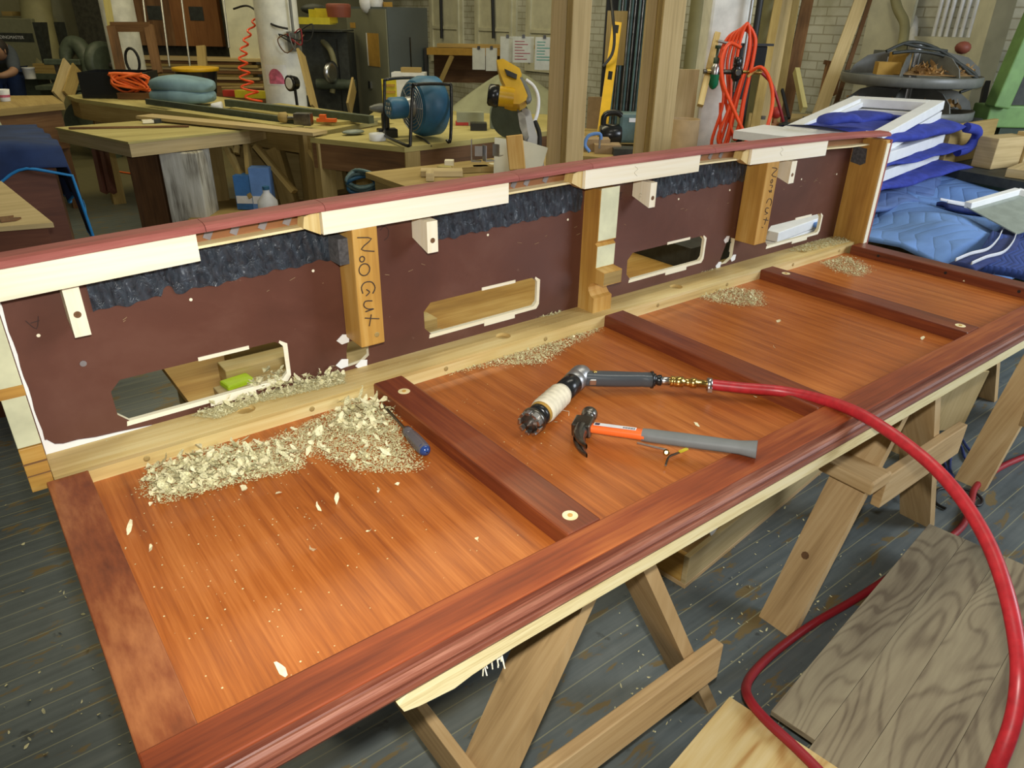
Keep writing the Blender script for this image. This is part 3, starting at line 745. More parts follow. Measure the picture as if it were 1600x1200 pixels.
for k in range(13): bc.box((0, 0, 0), (.0008 if k % 3 else .0014, .006, .0005), M4=basis(Hc + gx * (.086 + k * .0019) + gz * .0105, gx, gy, gz))
bc.build('bar_code', 'ink', lb)['kind'] = 'stuff'
# head: face on the far side, claw curls towards the viewer
hm_dir = (V(.995, 1.008, .785) - Hc).normalized()      # towards the striking face
hm_dir = (hm_dir - gx * hm_dir.dot(gx)).normalized(); side = hm_dir
hb = MB()
hb.lathe(Hc + side * .012, side, [(0, .011), (.006, .0135), (.018, .0125), (.026, .0120), (.030, .0165), (.044, .0175), (.047, .0150)], 20)
hb.box((0, 0, 0), (.040, .040, .030), M4=basis(Hc + gx * .0 + side * .002, gx, side, gz))
def claw(u, v):      # u along the claw, v around
    ang = u * 1.05; R_ = .085
    d = side * -(math.sin(ang) * R_ + .010) + gx * ((1 - math.cos(ang)) * R_) * .75
    w = .0175 * (1 - .15 * u); h = .0150 * (1 - u) ** .8 + .0018; a = v * 2 * PI
    tng = (-side * math.cos(ang) + gx * math.sin(ang) * .75).normalized(); nr = gz.cross(tng).normalized()
    return Hc + d + gz * w * math.cos(a) + nr * h * math.sin(a)
def clawleg(s):
    m = MB()
    def fn(u, v):
        uu = .30 + .70 * u; c = claw(uu, 0) * .5 + claw(uu, .5) * .5; wv = (claw(uu, 0) - c); hv = (claw(uu, .25) - c)
        off = wv * s * (.52 + .18 * u); a = v * 2 * PI
        return c + off + wv * (.44 - .08 * u) * math.cos(a) + hv * math.sin(a)
    m.grid(fn, 12, 12); return m
hb.grid(lambda u, v: claw(u * .38, v), 8, 18)
head = hb.build('hammer_head', 'steeld', hm, bev=.003)
for s in (-1, 1): clawleg(s).build('claw', 'steeld', head)
MB().lathe(Hc + side * .057, side, [(0, .0135), (.002, .0142), (.0035, .012)], 20).build('striking_face', 'steel', head)
# --- small brass-screwed clip under the grip
ck = thing('hose_clip', (.98, .79, PZ), 'small steel band clip with brass screw and yellow end lying under the hammer grip', 'clip')
MB().beam(atz(995, 692, .764), atz(1042, 703, .764), .004, .004).build('steel_band', 'steel', ck, bev=.001)
MB().lathe(atz(1041, 707, .768), (ray(1041, 707) * -1).normalized(), [(-.006, .006), (0, .0065), (.001, .004), (.0012, .003)], 14).build('brass_screw', 'brass', ck)
cv = [atz(x, y, .765) for x, y in ((1040, 727), (1045, 714), (1056, 709), (1068, 704), (1074, 700))]
MB().tube(cv, .0022, 8, smooth_path=4).build('curved_strip', 'steeld', ck)
MB().beam(atz(1062, 706, .769), atz(1074, 701, .769), .006, .003).build('yellow_end', 'yellowb', ck)
# --- screwdriver in the shavings
S0 = atz(598, 632, .764); S1 = atz(667, 707, .774); sx_, sy_, sz_ = frame_from(S0, S1); SL = (S1 - S0).length
sd = thing('screwdriver', (.62, 1.12, PZ), 'flat screwdriver with smoky blue clear handle lying against the first divider', 'screwdriver')
MB().lathe(S0 + sx_ * .012, sx_, [(0, .003), (SL - .115, .0032)], 12).build('shaft', 'steeld', sd)
MB().prism([(0, -.0042), (.014, -.0032), (.014, .0032), (0, .0042)], S0 - sz_ * .0012, sx_, sy_, sz_, .0024).build('blade', 'steel', sd)
MB().lathe(S0 + sx_ * (SL - .106), sx_, [(0, .007), (.001, .0105), (.014, .0118), (.018, .010), (.024, .0098), (.026, .012)], 20).build('ferrule', 'plastic_g', sd)
def hfn(u, v):
    d = SL - .080 + u * .080; a = v * 2 * PI; r = .0125 + .0012 * math.sin(u * PI); r *= (1 - .09 * (math.cos(a * 6) > .3)) if u < .8 else 1
    if u > .8: r *= math.sqrt(max(0, 1 - ((u - .8) / .2) ** 2 * .97))
    return S0 + sx_ * d + (sy_ * math.cos(a) + sz_ * math.sin(a)) * r
MB().grid(hfn, 24, 36).build('fluted_handle', 'plastic_g', sd)
def efn(u, v):
    d = SL - .016 + u * .0165; a = v * 2 * PI; r = .0128 * math.sqrt(max(0, 1 - u * u * .98))
    return S0 + sx_ * d + (sy_ * math.cos(a) + sz_ * math.sin(a)) * r
MB().grid(efn, 10, 24).build('blue_end', 'plastic_b', sd)

# ================================================================== SHAVINGS
def flake(m, c, r, curl=1.0, mi=0):
    rot = Euler((random.uniform(-.9, .9), random.uniform(-.9, .9), random.uniform(0, 6.28))).to_matrix()
    w = r * random.uniform(.55, 1.1); l = r * random.uniform(.7, 1.1); k = random.uniform(.4, 1.8) * curl; tw = random.uniform(-.5, .5); sk = random.uniform(-.5, .5)
    nu = 3; vs = []
    for i in range(nu + 1):
        t = i / nu - .5; x = l * math.sin(t * k * 2) / (k * 2) * 2; z = l * (1 - math.cos(t * k * 2)) * .6
        e = ((.35, 1.0, .85, .25) if l > w else (.8, 1.0, .9, .5))[i] * random.uniform(.7, 1.25)
        for s in (-1, 1): vs.append(c + rot @ V(x + s * random.uniform(-.12, .12) * l, s * w * .5 * e + tw * t * l + sk * w * t, z + s * e * w * .12))
    lo = min(p.z for p in vs)
    for p in vs: p.z += max(0, c.z - lo)
    m.add(vs, [(2 * i, 2 * i + 1, 2 * i + 3, 2 * i + 2) for i in range(nu)], None, mi, False)
def inpoly(x, y, P):
    c = False; j = len(P) - 1
    for i in range(len(P)):
        if ((P[i][1] > y) != (P[j][1] > y)) and (x < (P[j][0] - P[i][0]) * (y - P[i][1]) / (P[j][1] - P[i][1]) + P[i][0]): c = not c
        j = i
    return c
def pile(poly_px, z, nbig, nsmall, ndust, big=.011, label='', hgt=.012, edge=.35, name='shavings_pile'):
    jit = .011 if z < T - .01 else .0025
    P = [atz(u, v, z) for u, v in poly_px]; P2 = [(p.x, p.y) for p in P]
    cx = sum(p[0] for p in P2) / len(P2); cy = sum(p[1] for p in P2) / len(P2)
    xs = [p[0] for p in P2]; ys = [p[1] for p in P2]; m = MB()
    def pick(bias):
        while 1:
            x = random.uniform(min(xs), max(xs)); y = random.uniform(min(ys), max(ys))
            if inpoly(x, y, P2):
                t = random.random() * bias
                return x + (cx - x) * t + random.gauss(0, jit), y + (cy - y) * t + random.gauss(0, jit * .6)
    for k in range(ndust):
        x, y = pick(0)
        if z > T - .01 and not 1.347 < y < 1.437: continue
        s = random.uniform(.0011, .0026); a = random.random() * 6.28
        d = (math.sin(x * 70 + y * 31) * math.sin(y * 83 - x * 20) + 1) / 2
        if random.random() > .55 + .45 * d: continue
        zz = z + random.random() * .0012 * (1 + 2 * d)
        m.add([V(x + s * math.cos(a), y + s * math.sin(a), zz), V(x + s * math.cos(a + 2.1), y + s * math.sin(a + 2.1), zz), V(x + s * math.cos(a + 4.2), y + s * math.sin(a + 4.2), zz + .0006)], [(0, 1, 2)], None, 2)
    for k in range(nsmall):
        x, y = pick(edge); flake(m, V(x, y, z + random.random() * hgt * .4), random.uniform(.0018, .0048), 1, 0)
    for k in range(nbig):
        x, y = pick(edge); flake(m, V(x, y, z + random.random() * hgt), random.uniform(.5, 1) * big, 1, 0 if random.random() < .62 else 1)
    return one(m, name, ['shaving', 'shaving2', 'dustc'], label, 'wood shavings', None, 'stuff')
pile([(235, 745), (300, 700), (420, 690), (560, 625), (610, 645), (640, 700), (655, 735), (560, 735), (480, 700), (470, 735), (400, 745), (330, 765), (260, 785), (225, 765)], PZ + .0006, 120, 900, 20000, .015,
     'broad drift of pale curled shavings on the panel nearest the left end', .011, .15)
pile([(230, 740), (300, 715), (400, 705), (470, 725), (420, 745), (330, 765), (260, 783), (228, 770)], PZ + .002, 230, 500, 2500, .015, 'thick heap of pale chips at the left of the first panel', .016, .1)
pile([(520, 650), (560, 622), (600, 632), (615, 660), (600, 685), (550, 680)], PZ + .002, 90, 160, 1500, .016, 'small heap of shavings around the screwdriver tip', .018, .1)
pile([(300, 650), (380, 612), (440, 590), (535, 572), (540, 600), (470, 615), (400, 630), (340, 655)], T + .0016, 110, 900, 12000, .012, 'heap of shavings on the cleat below the left cut-out', .014, .1)
pile([(380, 600), (440, 583), (530, 570), (540, 585), (470, 603), (400, 622)], T + .003, 150, 200, 900, .014, 'ridge of larger shavings against the back board', .020, .05)
pile([(680, 565), (760, 555), (830, 535), (900, 515), (945, 512), (880, 545), (850, 568), (760, 572), (700, 585)], PZ + .0006, 40, 700, 6000, .006, 'thin spread of sawdust on the second panel', .004, .1, name='sawdust_patch')
pile([(755, 507), (850, 480), (890, 478), (870, 492), (800, 503)], T + .0016, 30, 500, 3500, .006, 'sawdust on the cleat around the second bored hole', .005, .1, name='sawdust_patch')
pile([(1080, 460), (1130, 448), (1185, 455), (1195, 478), (1160, 478), (1110, 470)], PZ + .0006, 50, 500, 3500, .008, 'sawdust and chips on the third panel', .006, .15, name='sawdust_patch')
pile([(1280, 410), (1320, 400), (1350, 410), (1362, 425), (1340, 433), (1310, 425)], PZ + .0006, 30, 350, 2800, .008, 'sawdust patch on the fourth panel', .005, .15, name='sawdust_patch')
pile([(1225, 392), (1270, 375), (1325, 368), (1330, 378), (1260, 394)], T + .0016, 20, 300, 3000, .006, 'sawdust on the cleat at the far right end', .004, .1, name='sawdust_patch')
pile([(1035, 430), (1090, 412), (1140, 408), (1120, 422), (1060, 433)], T + .0016, 10, 200, 2000, .005, 'sawdust on the cleat around the third bored hole', .003, .1, name='sawdust_patch')
# scattered single chips
chips = [(238, 790, .013), (203, 829, .013), (236, 859, .010), (497, 795, .011), (526, 783, .014), (489, 864, .009), (577, 830, .007), (440, 1052, .014), (593, 770, .012), (436, 772, .010), (382, 765, .010),
         (1089, 664, .008), (1209, 544, .006), (1217, 503, .008), (1423, 423, .008), (1505, 442, .009), (1441, 530, .007), (345, 740, .012), (560, 735, .013), (620, 757, .007), (460, 705, .011), (745, 842, .005), (868, 660, .006), (1180, 620, .004), (1338, 478, .005)]
desc = ['curled chip just below the left end of the drift', 'greenish chip lying nearest the left stile', 'pointed chip lower left on the first panel', 'upright-looking chip below the middle of the drift',
        'largest curled chip below the drift', 'tiny chip alone in the middle of the first panel', 'small chip midway between drift and front rail', 'flat cream chip lying alone near the front rail',
        'chip just below the right end of the drift', 'chip at the lower edge of the drift, left of centre', 'chip touching the lower edge of the drift', 'single white chip lying right of the hammer',
        'small chip right of the hose start, near the second divider', 'chip in the middle of the third panel', 'chip at the foot of the end rail on the fourth panel', 'chip on the fourth panel near the end rail middle',
        'chip in the front corner of the third panel', 'chip lying on top of the left heap', 'chip on the thin right part of the drift', 'tiny chip just below the screwdriver handle', 'chip in the middle of the drift',
        'tiny chip beside the first divider near its front plug', 'tiny chip left of the drill bit', 'tiny chip above the red hose', 'tiny chip far back on the third panel']
for (u, v, r), ds in zip(chips, desc):
    m = MB(); random.seed(u); flake(m, atz(u, v, PZ + .0006), r * 1.1, .8, 0)
    one(m, 'wood_chip', 'shaving2', ds, 'wood chip', 'scattered loose chips')
random.seed(11)
m = MB()
for k in range(900):
    u = random.uniform(180, 900); v = random.uniform(600, 1100); p = atz(u, v, PZ + .0006)
    if .07 < p.x < 1.37 and .69 < p.y < 1.34 and not (.645 < p.x < .73) and random.random() < ((p.y - .6) / .75) ** 1.5 + .12:
        s = random.uniform(.0006, .0018); a = random.random() * 6
        m.add([p + V(s * math.cos(a + t), s * math.sin(a + t), .0003 * (t > 3)) for t in (0, 1.6, 3.1, 4.7)], [(0, 1, 2, 3)])
one(m, 'sawdust_crumbs', 'dustc', 'tiny sawdust crumbs sprinkled over the two nearest panels', 'sawdust', None, 'stuff')
m = MB()
for k in range(700):
    x = random.uniform(.06, 2.68); y = random.uniform(1.348, 1.435); p = V(x, y, T + .0016); s = random.uniform(.0006, .0015); a = random.random() * 6
    m.add([p + V(s * math.cos(a + t), s * math.sin(a + t), .0003 * (t > 3)) for t in (0, 1.6, 3.1, 4.7)], [(0, 1, 2, 3)])
one(m, 'sawdust_crumbs', 'dustc', 'tiny sawdust crumbs along the pine cleat', 'sawdust', None, 'stuff')

# ================================================================== UNDER THE BAR
def sawhorse(label, cx, y0, y1, half, zt, str_z, sx0, sx1, brace=None, ztop_leg=None):
    r = thing('sawhorse', (cx, (y0 + y1) / 2, 0), label, 'sawhorse', None)
    ztl = ztop_leg or zt - .02
    MB().bx(cx - .02, cx + .02, y0 - .05, y1 + .05, zt - .09, zt).build('top_beam', 'horse', r, bev=.003)
    for y in (y0, y1):
        for s in (-1, 1):
            ft = V(cx + s * half, y, .0); tp = V(cx + s * .035, y, ztl); d = (tp - ft).normalized()
            m = MB(); th = .030
            # board with its foot cut level with the floor
            nx = V(1, 0, 0) * (th / max(.2, abs(d.z)) / 2)
            pl = [ft - nx, ft + nx, tp + nx, tp - nx]
            m.prism([(p.x, p.z) for p in pl], (0, y - .052, 0), (1, 0, 0), (0, 0, 1), (0, 1, 0), .104)
            # run the grain along the leg
            for i in range(len(m.uv)):
                m.uv[i] = [((m.v[k] - ft).dot(d) + s + y, m.v[k].y + m.v[k].x * .3) for k in m.f[i]]
            m.build('leg', 'horse', r, bev=.002)
    yn = y0 - .052
    MB().bx(sx0, sx1, yn - .028, yn - .001, str_z - .052, str_z + .052).build('stretcher', 'horse', r, bev=.003)
    MB().bx(sx0 + .02, sx1 + .02, y1 + .053, y1 + .078, str_z - .052, str_z + .052).build('stretcher', 'horse', r, bev=.003)
    if brace: MB().bx(brace - .012, brace + .012, yn - .001, y1 + .052, str_z - .03, str_z + .055).build('side_brace', 'horse', r, bev=.002)
    return r
h1 = sawhorse('nearest pine sawhorse under the bar with low grubby stretcher and splayed legs', .775, .715, 1.28, .40, .727, .235, .50, 1.115, .485)
h2 = sawhorse('second pine sawhorse under the bar, dark knot in its wide leg', 1.965, .735, 1.30, .41, .727, .400, 1.80, 2.28)
kn = MB().lathe((1.648, .745, .20), (-.92, 0, .38), [(.0125, .011), (.0158, .0105)], 9); kn.build('knot', 'brownw', h2)
MB().bx(1.70, 1.80, .648, .80, .435, .475).build('gusset_block', 'horse', h2, bev=.006)
h3 = sawhorse('far sawhorse standing beyond the right end of the bar', 2.78 + .38, .72, 1.0, .40, .60, .30, 2.85, 3.5)

# long shallow crate and off-cuts under the middle
A0 = V(1.45, .99, .0); dirc = (V(2.42, 1.10, 0) - A0).normalized(); pc = V(-dirc.y, dirc.x, 0)
ct = thing('wooden_tray', (1.9, 1.1, 0), 'long shallow plywood tray on the floor between the two nearer sawhorses', 'tray')
def cbox(l0, l1, w0, w1, z0, z1): return MB().box((0, 0, 0), (l1 - l0, w1 - w0, z1 - z0), M4=basis(A0 + dirc * (l0 + l1) / 2 + pc * (w0 + w1) / 2 + V(0, 0, (z0 + z1) / 2), dirc, pc, V(0, 0, 1)))
cbox(0, 1.05, 0, .22, .0, .018).build('tray_base', 'horse', ct, bev=.002)
cbox(0, 1.05, 0, .018, .018, .12).build('side_board', 'tan2', ct, bev=.002)
cbox(0, 1.05, .202, .22, .018, .12).build('side_board', 'tan2', ct, bev=.002)
cbox(.0, .018, .018, .202, .018, .12).build('end_board', 'amber', ct, bev=.002)
cbox(.35, .368, .018, .202, .018, .12).build('partition', 'tan2', ct, bev=.002)
cbox(1.032, 1.05, .018, .202, .018, .12).build('end_board', 'tan2', ct, bev=.002)
one(MB().box((1.62, 1.02, .165), (.05, .004, .11), (.2, .9, .3)), 'metal_strip', 'white', 'thin white strip standing in the plywood tray', 'strip')
# small table of off-cuts beyond the second horse
ot = thing('offcut_table', (2.45, 1.05, 0), 'low plywood stand covered in block off-cuts behind the second sawhorse', 'stand')
MB().bx(2.10, 2.78, .86, 1.30, .36, .38).build('top', 'tan2', ot, bev=.002)
for x in (2.14, 2.74):
    for y in (.9, 1.26): MB().bx(x - .02, x + .02, y - .02, y + .02, 0, .36).build('leg', 'tan', ot)
offs = [(1398, 628, .38, .12, .05, .02, .3, 'tan2'), (1425, 640, .395, .10, .045, .02, -.2, 'pine'), (1405, 655, .38, .14, .04, .025, .9, 'tan'), (1440, 655, .42, .09, .05, .018, .1, 'tan2'),
        (1385, 678, .38, .09, .04, .03, -.4, 'horse'), (1430, 668, .40, .11, .03, .02, 1.2, 'pine'), (1375, 660, .40, .10, .035, .02, .6, 'tan2')]
for i, (u, v, z, a, b, c, r, mt) in enumerate(offs):
    p = atz(u, v, z); p.x = min(max(p.x, 2.17), 2.7); p.y = min(max(p.y, .90), 1.25)
    one(MB().box((p.x, p.y, .381 + c / 2 + .0205 * (i % 3)), (a, b, c), (0, 0, r)), 'wood_offcut', mt, ['off-cut lying at the back left of the low stand', 'pale pine off-cut lying crosswise on the low stand', 'tan off-cut in the middle of the low stand', 'off-cut at the right of the low stand', 'thickest off-cut at the front of the low stand', 'pine off-cut lying under the hose on the low stand', 'thin off-cut at the left front of the low stand'][i], 'off-cut', 'off-cuts on the low stand', bev=.002)
one(MB().box((2.28, .90, .392), (.012, .05, .03), (0, 0, .5)), 'green_clip', 'green_g', 'small green piece between off-cuts under the bar', 'clip')
m = MB().box((2.72, .86, .30), (.20, .006, .26), (.12, 0, -.5)); one(m, 'board_scrap', 'tan2', 'square pale board leaning by the off-cuts near the far sawhorse', 'board')

# weathered boards and pale plywood low on the floor, right corner
gp = thing('plywood_platform', (1.9, .3, 0), 'grey weathered plywood sheet with swirling grain, lying low at the bottom right', 'plywood sheet')
c0, c1_, c2 = atz(1205, 1110, .12), atz(1452, 818, .12), atz(1640, 830, .12)
gx0 = (c1_ - c0).normalized(); gy0 = V(gx0.y, -gx0.x, 0)
def gplat(l0, l1, w0, w1, z0, z1, nm, mt, par): return MB().box((0, 0, 0), (l1 - l0, w1 - w0, z1 - z0), M4=basis(c0 + gx0 * (l0 + l1) / 2 + gy0 * (w0 + w1) / 2 + V(0, 0, (z0 + z1) / 2 - .12), gx0, gy0, V(0, 0, 1))).build(nm, mt, par, bev=.001)
LG = (c1_ - c0).length
for w0, w1 in ((0, .105), (.1055, .20), (.2005, .33), (.3305, .48)): gplat(-.35 if w0 > .1 else 0, LG, w0, w1, .105, .12, 'board', 'greyply', gp)
for l in (.1, LG - .2): gplat(l, l + .04, .02, .46, 0, .105, 'bearer', 'tan', gp)
yp = thing('yellow_plywood', (.98, .42, 0), 'pale yellow plywood sheet with bold grain at the bottom edge', 'plywood sheet')
c0 = atz(1140, 1088, .14); e1 = (atz(1310, 1200, .14) - c0).normalized(); e0 = V(-e1.y, e1.x, 0)
if e0.dot(atz(990, 1200, .14) - c0) < 0: e0 = -e0
MB().box((0, 0, 0), (.62, .42, .018), M4=basis(c0 + e0 * .31 + e1 * .21 + V(0, 0, -.009), e0, e1, e0.cross(e1))).build('sheet', 'yellowply', yp, bev=.001)
for a in (.05, .5): MB().box((0, 0, 0), (.04, .22, .120), M4=basis(c0 + e0 * a + e1 * .13 + V(0, 0, -.080), e0, e1, e0.cross(e1))).build('bearer', 'tan', yp)

# red hose over floor and boards, its shade put into the darker red
hp = [(1700, 680, .015), (1600, 714, .013), (1552, 737, .013), (1524, 762, .013), (1516, 790, .013), (1500, 826, .013), (1440, 870, .013), (1385, 905, .013), (1330, 940, .013), (1270, 975, .013), (1215, 1015, .02), (1180, 1048, .06), (1166, 1072, .115), (1172, 1095, .150), (1200, 1128, .153), (1240, 1165, .153), (1285, 1210, .153), (1320, 1250, .153)]
one(MB().tube([atz(*p) for p in hp], .0115, 12, smooth_path=8), 'air_hose', 'reddark', 'red hose, coloured darker for shade, running over the floor and across the yellow plywood', 'hose')
for i, (pts, lb_) in enumerate((([(1487, 700), (1484, 730), (1489, 745), (1480, 735), (1470, 705)], 'short loop of thin dark cord hanging by the off-cuts'),
                      ([(1488, 684), (1500, 683), (1512, 700), (1524, 712), (1520, 724), (1508, 716), (1502, 698), (1490, 686)], 'teardrop loop of dark cord against the far sawhorse leg'),
                      ([(1478, 795), (1462, 785), (1465, 766), (1490, 762), (1520, 768), (1535, 782), (1525, 790), (1490, 775)], 'black cord curled on the floor beside the darkened red hose'))):
    z = .008 if i == 2 else .008
    one(MB().tube([atz(u, v, z) for u, v in pts], .0055, 8, smooth_path=6), 'cord', 'black' if i == 2 else 'navy', lb_, 'cord')
# floor litter
random.seed(5)
m = MB()
for k in range(420):
    u = random.uniform(960, 1500); v = random.uniform(700, 1150); flake(m, atz(u, v, .001), random.uniform(.002, .006), .6)
for k in range(60):
    u = random.uniform(0, 220); v = random.uniform(760, 1190); flake(m, atz(u, v, .001), random.uniform(.002, .009), .6)
one(m, 'floor_litter', 'dustc', 'shavings and dust strewn over the painted floor', 'sawdust', None, 'stuff')
#SPLIT_B
# ================================================================== BACKGROUND
EU, EW, EZ = V(.7935, -.6085, 0), V(.548, .7025, 0).normalized(), V(0, 0, 1)
EU = V(EW.y, -EW.x, 0)
class Fr:                                   # a local frame standing on the floor: u to the right, w away, z up
    def __init__(s, b, ang=0):
        r = Matrix.Rotation(math.radians(ang), 3, 'Z'); s.b = Vector(b); s.u = r @ EU; s.w = r @ EW
    def p(s, u, w, z): return s.b + s.u * u + s.w * w + EZ * z
    def box(s, m, u0, u1, w0, w1, z0, z1, mi=0): m.box((0, 0, 0), (u1 - u0, w1 - w0, z1 - z0), M4=basis(s.p((u0 + u1) / 2, (w0 + w1) / 2, (z0 + z1) / 2), s.u, s.w, EZ), mi=mi); return m
    def part(s, nm, mt, par, *a, bev=0): return s.box(MB(), *a).build(nm, mt, par, bev=bev)
def gnd(u, v, d): p = atd(u, v, d); return V(p.x, p.y, 0)
def slab(poly, z, th):                      # horizontal board from outline points, thickness th below z
    return MB().prism([(p[0], p[1]) for p in poly], (0, 0, z - th), (1, 0, 0), (0, 1, 0), (0, 0, 1), th)
def table(name, label, cat, corners, z, th, top, apron, legmat, ap=.12, inset=.06, legw=.08, group=None):
    c = [V(p[0], p[1], 0) for p in corners]; cen = sum(c, V()) / len(c)
    area = sum(c[i].x * c[(i + 1) % 4].y - c[(i + 1) % 4].x * c[i].y for i in range(4))
    if area < 0: c = c[::-1]
    r = thing(name, (cen.x, cen.y, 0), label, cat, group)
    slab(c, z, th).build('tabletop', top, r, bev=.003)
    ins = [p + (cen - p).normalized() * inset for p in c]
    for i in range(4): MB().beam(ins[i] + V(0, 0, z - th - ap / 2 - .0005), ins[(i + 1) % 4] + V(0, 0, z - th - ap / 2 - .0005), .03, ap).build('apron', apron, r)
    for p in ins:
        q = p + (cen - p).normalized() * .05; MB().bx(q.x - legw / 2, q.x + legw / 2, q.y - legw / 2, q.y + legw / 2, 0, z - th - .001).build('leg', legmat, r)
    return r
def round_column(name, label, cat, b, r, h, mat, group=None, **k): return one(MB().cyl((b.x, b.y, 0), (b.x, b.y, h), r, 28), name, mat, label, cat, group, **k)
def lean(name, mat, label, u0, v0, d0, u1, v1, d1, w, h, cat='plank', group=None, zmin=None, bev=0, face=None):
    p, q = atd(u0, v0, d0), atd(u1, v1, d1)
    if zmin is not None and q.z > zmin: q = q + (q - p) * ((q.z - zmin) / max(1e-6, (p.z - q.z)))
    up = face or EW
    return one(MB().beam(p, q, w, h, up), name, mat, label, cat, group, bev=bev)

# ---- benches
bA = thing('work_table', (1.3, 5.2, 0), 'pale flat-topped table standing on chunky weathered timber blocks', 'table')
cA = [atz(86, 199, .85), atz(200, 222, .85), atz(390, 202, .85), atz(415, 196, .85), atz(250, 186, .85)]
slab(cA, .85, .012).build('plywood_top', 'bench', bA, bev=.002)
cenA = sum(cA, V()) / 5
slab([p + (cenA - p) * .012 for p in cA], .8375, .075).build('thick_edge', 'tan2', bA, bev=.003)
for (u0, u1, mt, dep_) in ((196, 244, 'brownw', 4.60), (247, 306, 'weather', 4.45)):
    m = MB(); p0 = gnd(u0, 240, dep_); p1 = gnd(u1, 240, dep_); dd = (p1 - p0); n_ = dd.normalized(); q = V(-n_.y, n_.x, 0)
    m.box((0, 0, 0), (dd.length, .22, .755), M4=basis((p0 + p1) / 2 + q * .11 + V(0, 0, .3785), n_, q, EZ))
    for i in range(len(m.uv)): m.uv[i] = [(m.v[k].z, (m.v[k] - p0).dot(n_) + (m.v[k] - p0).dot(q) * .6) for k in m.f[i]]
    m.build('timber_block', mt, bA, bev=.008)
pbk = gnd(335, 235, 4.9); MB().bx(pbk.x - .05, pbk.x + .05, pbk.y, pbk.y + .1, 0, .757).build('leg', 'tan', bA)
one(MB().beam(atz(108, 200, .858), atz(295, 197, .858), .025, .01), 'thin_batten', 'brownw', 'thin dark batten lying across the pale table', 'batten')
g = thing('glue_gun', tuple(atz(245, 190, .851)), 'small dark hand tool lying near the back of the pale table', 'tool')
MB().beam(atz(222, 190, .865), atz(240, 189, .865), .04, .02).build('pale_end', 'pine', g); MB().beam(atz(240, 189.5, .865), atz(252, 188, .865), .03, .025).build('dark_end', 'dark', g)

# long bench behind, covered in boards
Lb = [atz(105, 149, .86), atz(118, 154, .86), atz(505, 205, .86), atz(590, 188, .86), atz(250, 137, .86)]
bC = thing('long_bench', (1.9, 6.3, 0), 'long plywood-topped bench running back behind the pale table', 'bench')
slab(Lb, .86, .03).build('bench_top', 'bench', bC, bev=.002)
cC = sum(Lb, V()) / 5
for i in range(5): a, b = Lb[i] + (cC - Lb[i]) * .04, Lb[(i + 1) % 5] + (cC - Lb[(i + 1) % 5]) * .04; MB().beam(V(a.x, a.y, .764), V(b.x, b.y, .764), .03, .13).build('apron', 'tan', bC)
for p in (Lb[1], Lb[2], Lb[3], Lb[4], (Lb[1] + Lb[2]) / 2): q = p + (cC - p).normalized() * .2; MB().bx(q.x - .05, q.x + .05, q.y - .05, q.y + .05, 0, .829).build('leg', 'tan', bC)
for i, (a, b, w, h, mt, lb_) in enumerate((((225, 179), (500, 205), .14, .02, 'tan2', 'pale sawn board laid along the near edge of the long bench'),
        ((268, 171), (465, 197), .10, .025, 'bench', 'straight yellowish batten on the long bench'),
        ((230, 158), (470, 190), .03, .04, 'olive', 'long green clamp bar lying along the bench'),
        ((355, 158), (580, 184), .05, .05, 'olive', 'second long green clamp bar ending beside the metal clamp head'),
        ((400, 164), (560, 187), .45, .02, 'bench', 'wide ply sheet on the long bench under the orange clamp'))):
    pa, pb = atz(*a, .862 + h), atz(*b, .862 + h); pa.z = pb.z = .861 + h / 2 + (.0 if i < 4 else 0)
    if i in (2, 3): pa.z = pb.z = .90
    one(MB().beam(pa, pb, w, h), 'board' if i not in (2, 3) else 'clamp_bar', mt, lb_, 'board' if i not in (2, 3) else 'clamp')
f = Fr(atz(465, 195, .88)); ch = thing('bench_clamp', tuple(f.b), 'steel clamp head with round wooden knob at the near end of the clamp bar', 'clamp')
f.part('jaw', 'steeld', ch, -.01, .10, -.05, .03, .0, .075, bev=.004); MB().lathe(f.p(-.12, 0, .045), EU, [(0, .02), (.01, .032), (.05, .034), (.06, .02)], 16).build('knob', 'tan', ch); MB().cyl(f.p(-.07, 0, .04), f.p(-.01, 0, .04), .014).build('screw', 'steeld', ch)
f = Fr(atz(505, 190, .885)); m = MB(); f.box(m, -.04, .09, -.02, .02, 0, .02); o_ = thing('orange_clamp', tuple(f.b), 'small orange clamp lying on the ply sheet', 'clamp'); m.build('bar', 'orange', o_); f.part('handle', 'orange', o_, -.02, .02, -.02, .02, .0205, .045)

# towel, bin, crate, small things on the bench
def blanket(c, su, sw, h, layers, mat, name, label, cat, ang=0, seed=1, bulge=.02):
    random.seed(seed); f = Fr(c, ang); m = MB()
    for k in range(layers):
        z0 = h * k / layers * .8; th_ = h / layers * (1.25 if layers > 1 else 1); sh = random.uniform(-.02, .02)
        def fn(u, v, z0=z0, th_=th_, k=k, sh=sh):
            a = v * 2 * PI; cy, cz = math.cos(a), math.sin(a); pw = 3.2; p = 1 / (abs(cy) ** pw + abs(cz) ** pw) ** (1 / pw)
            e = math.sin(min(1, max(0, u)) * PI) ** .25 if 0 < u < 1 else .02
            x = (u - .5) * su + sh
            return f.p(x, cy * p * sw / 2 * e + .01 * math.sin(u * 9 + k), z0 + th_ / 2 + cz * p * th_ / 2 * max(e, .05) + bulge * math.sin(u * PI) * (k + 1) / layers * math.cos(x * 5 + k))
        m.grid(fn, 18, 22)
    return one(m, name, mat, label, cat)
blanket(atz(290, 163, .865), .50, .34, .20, 2, 'ltblue', 'folded_towel', 'puffy pale blue folded towel on the long bench', 'towel', -6, 3)
f = Fr(atz(312, 146, .862), 0); bn = thing('plastic_tub', tuple(f.b), 'dark tub with bright yellow rim holding an upright board end', 'tub')
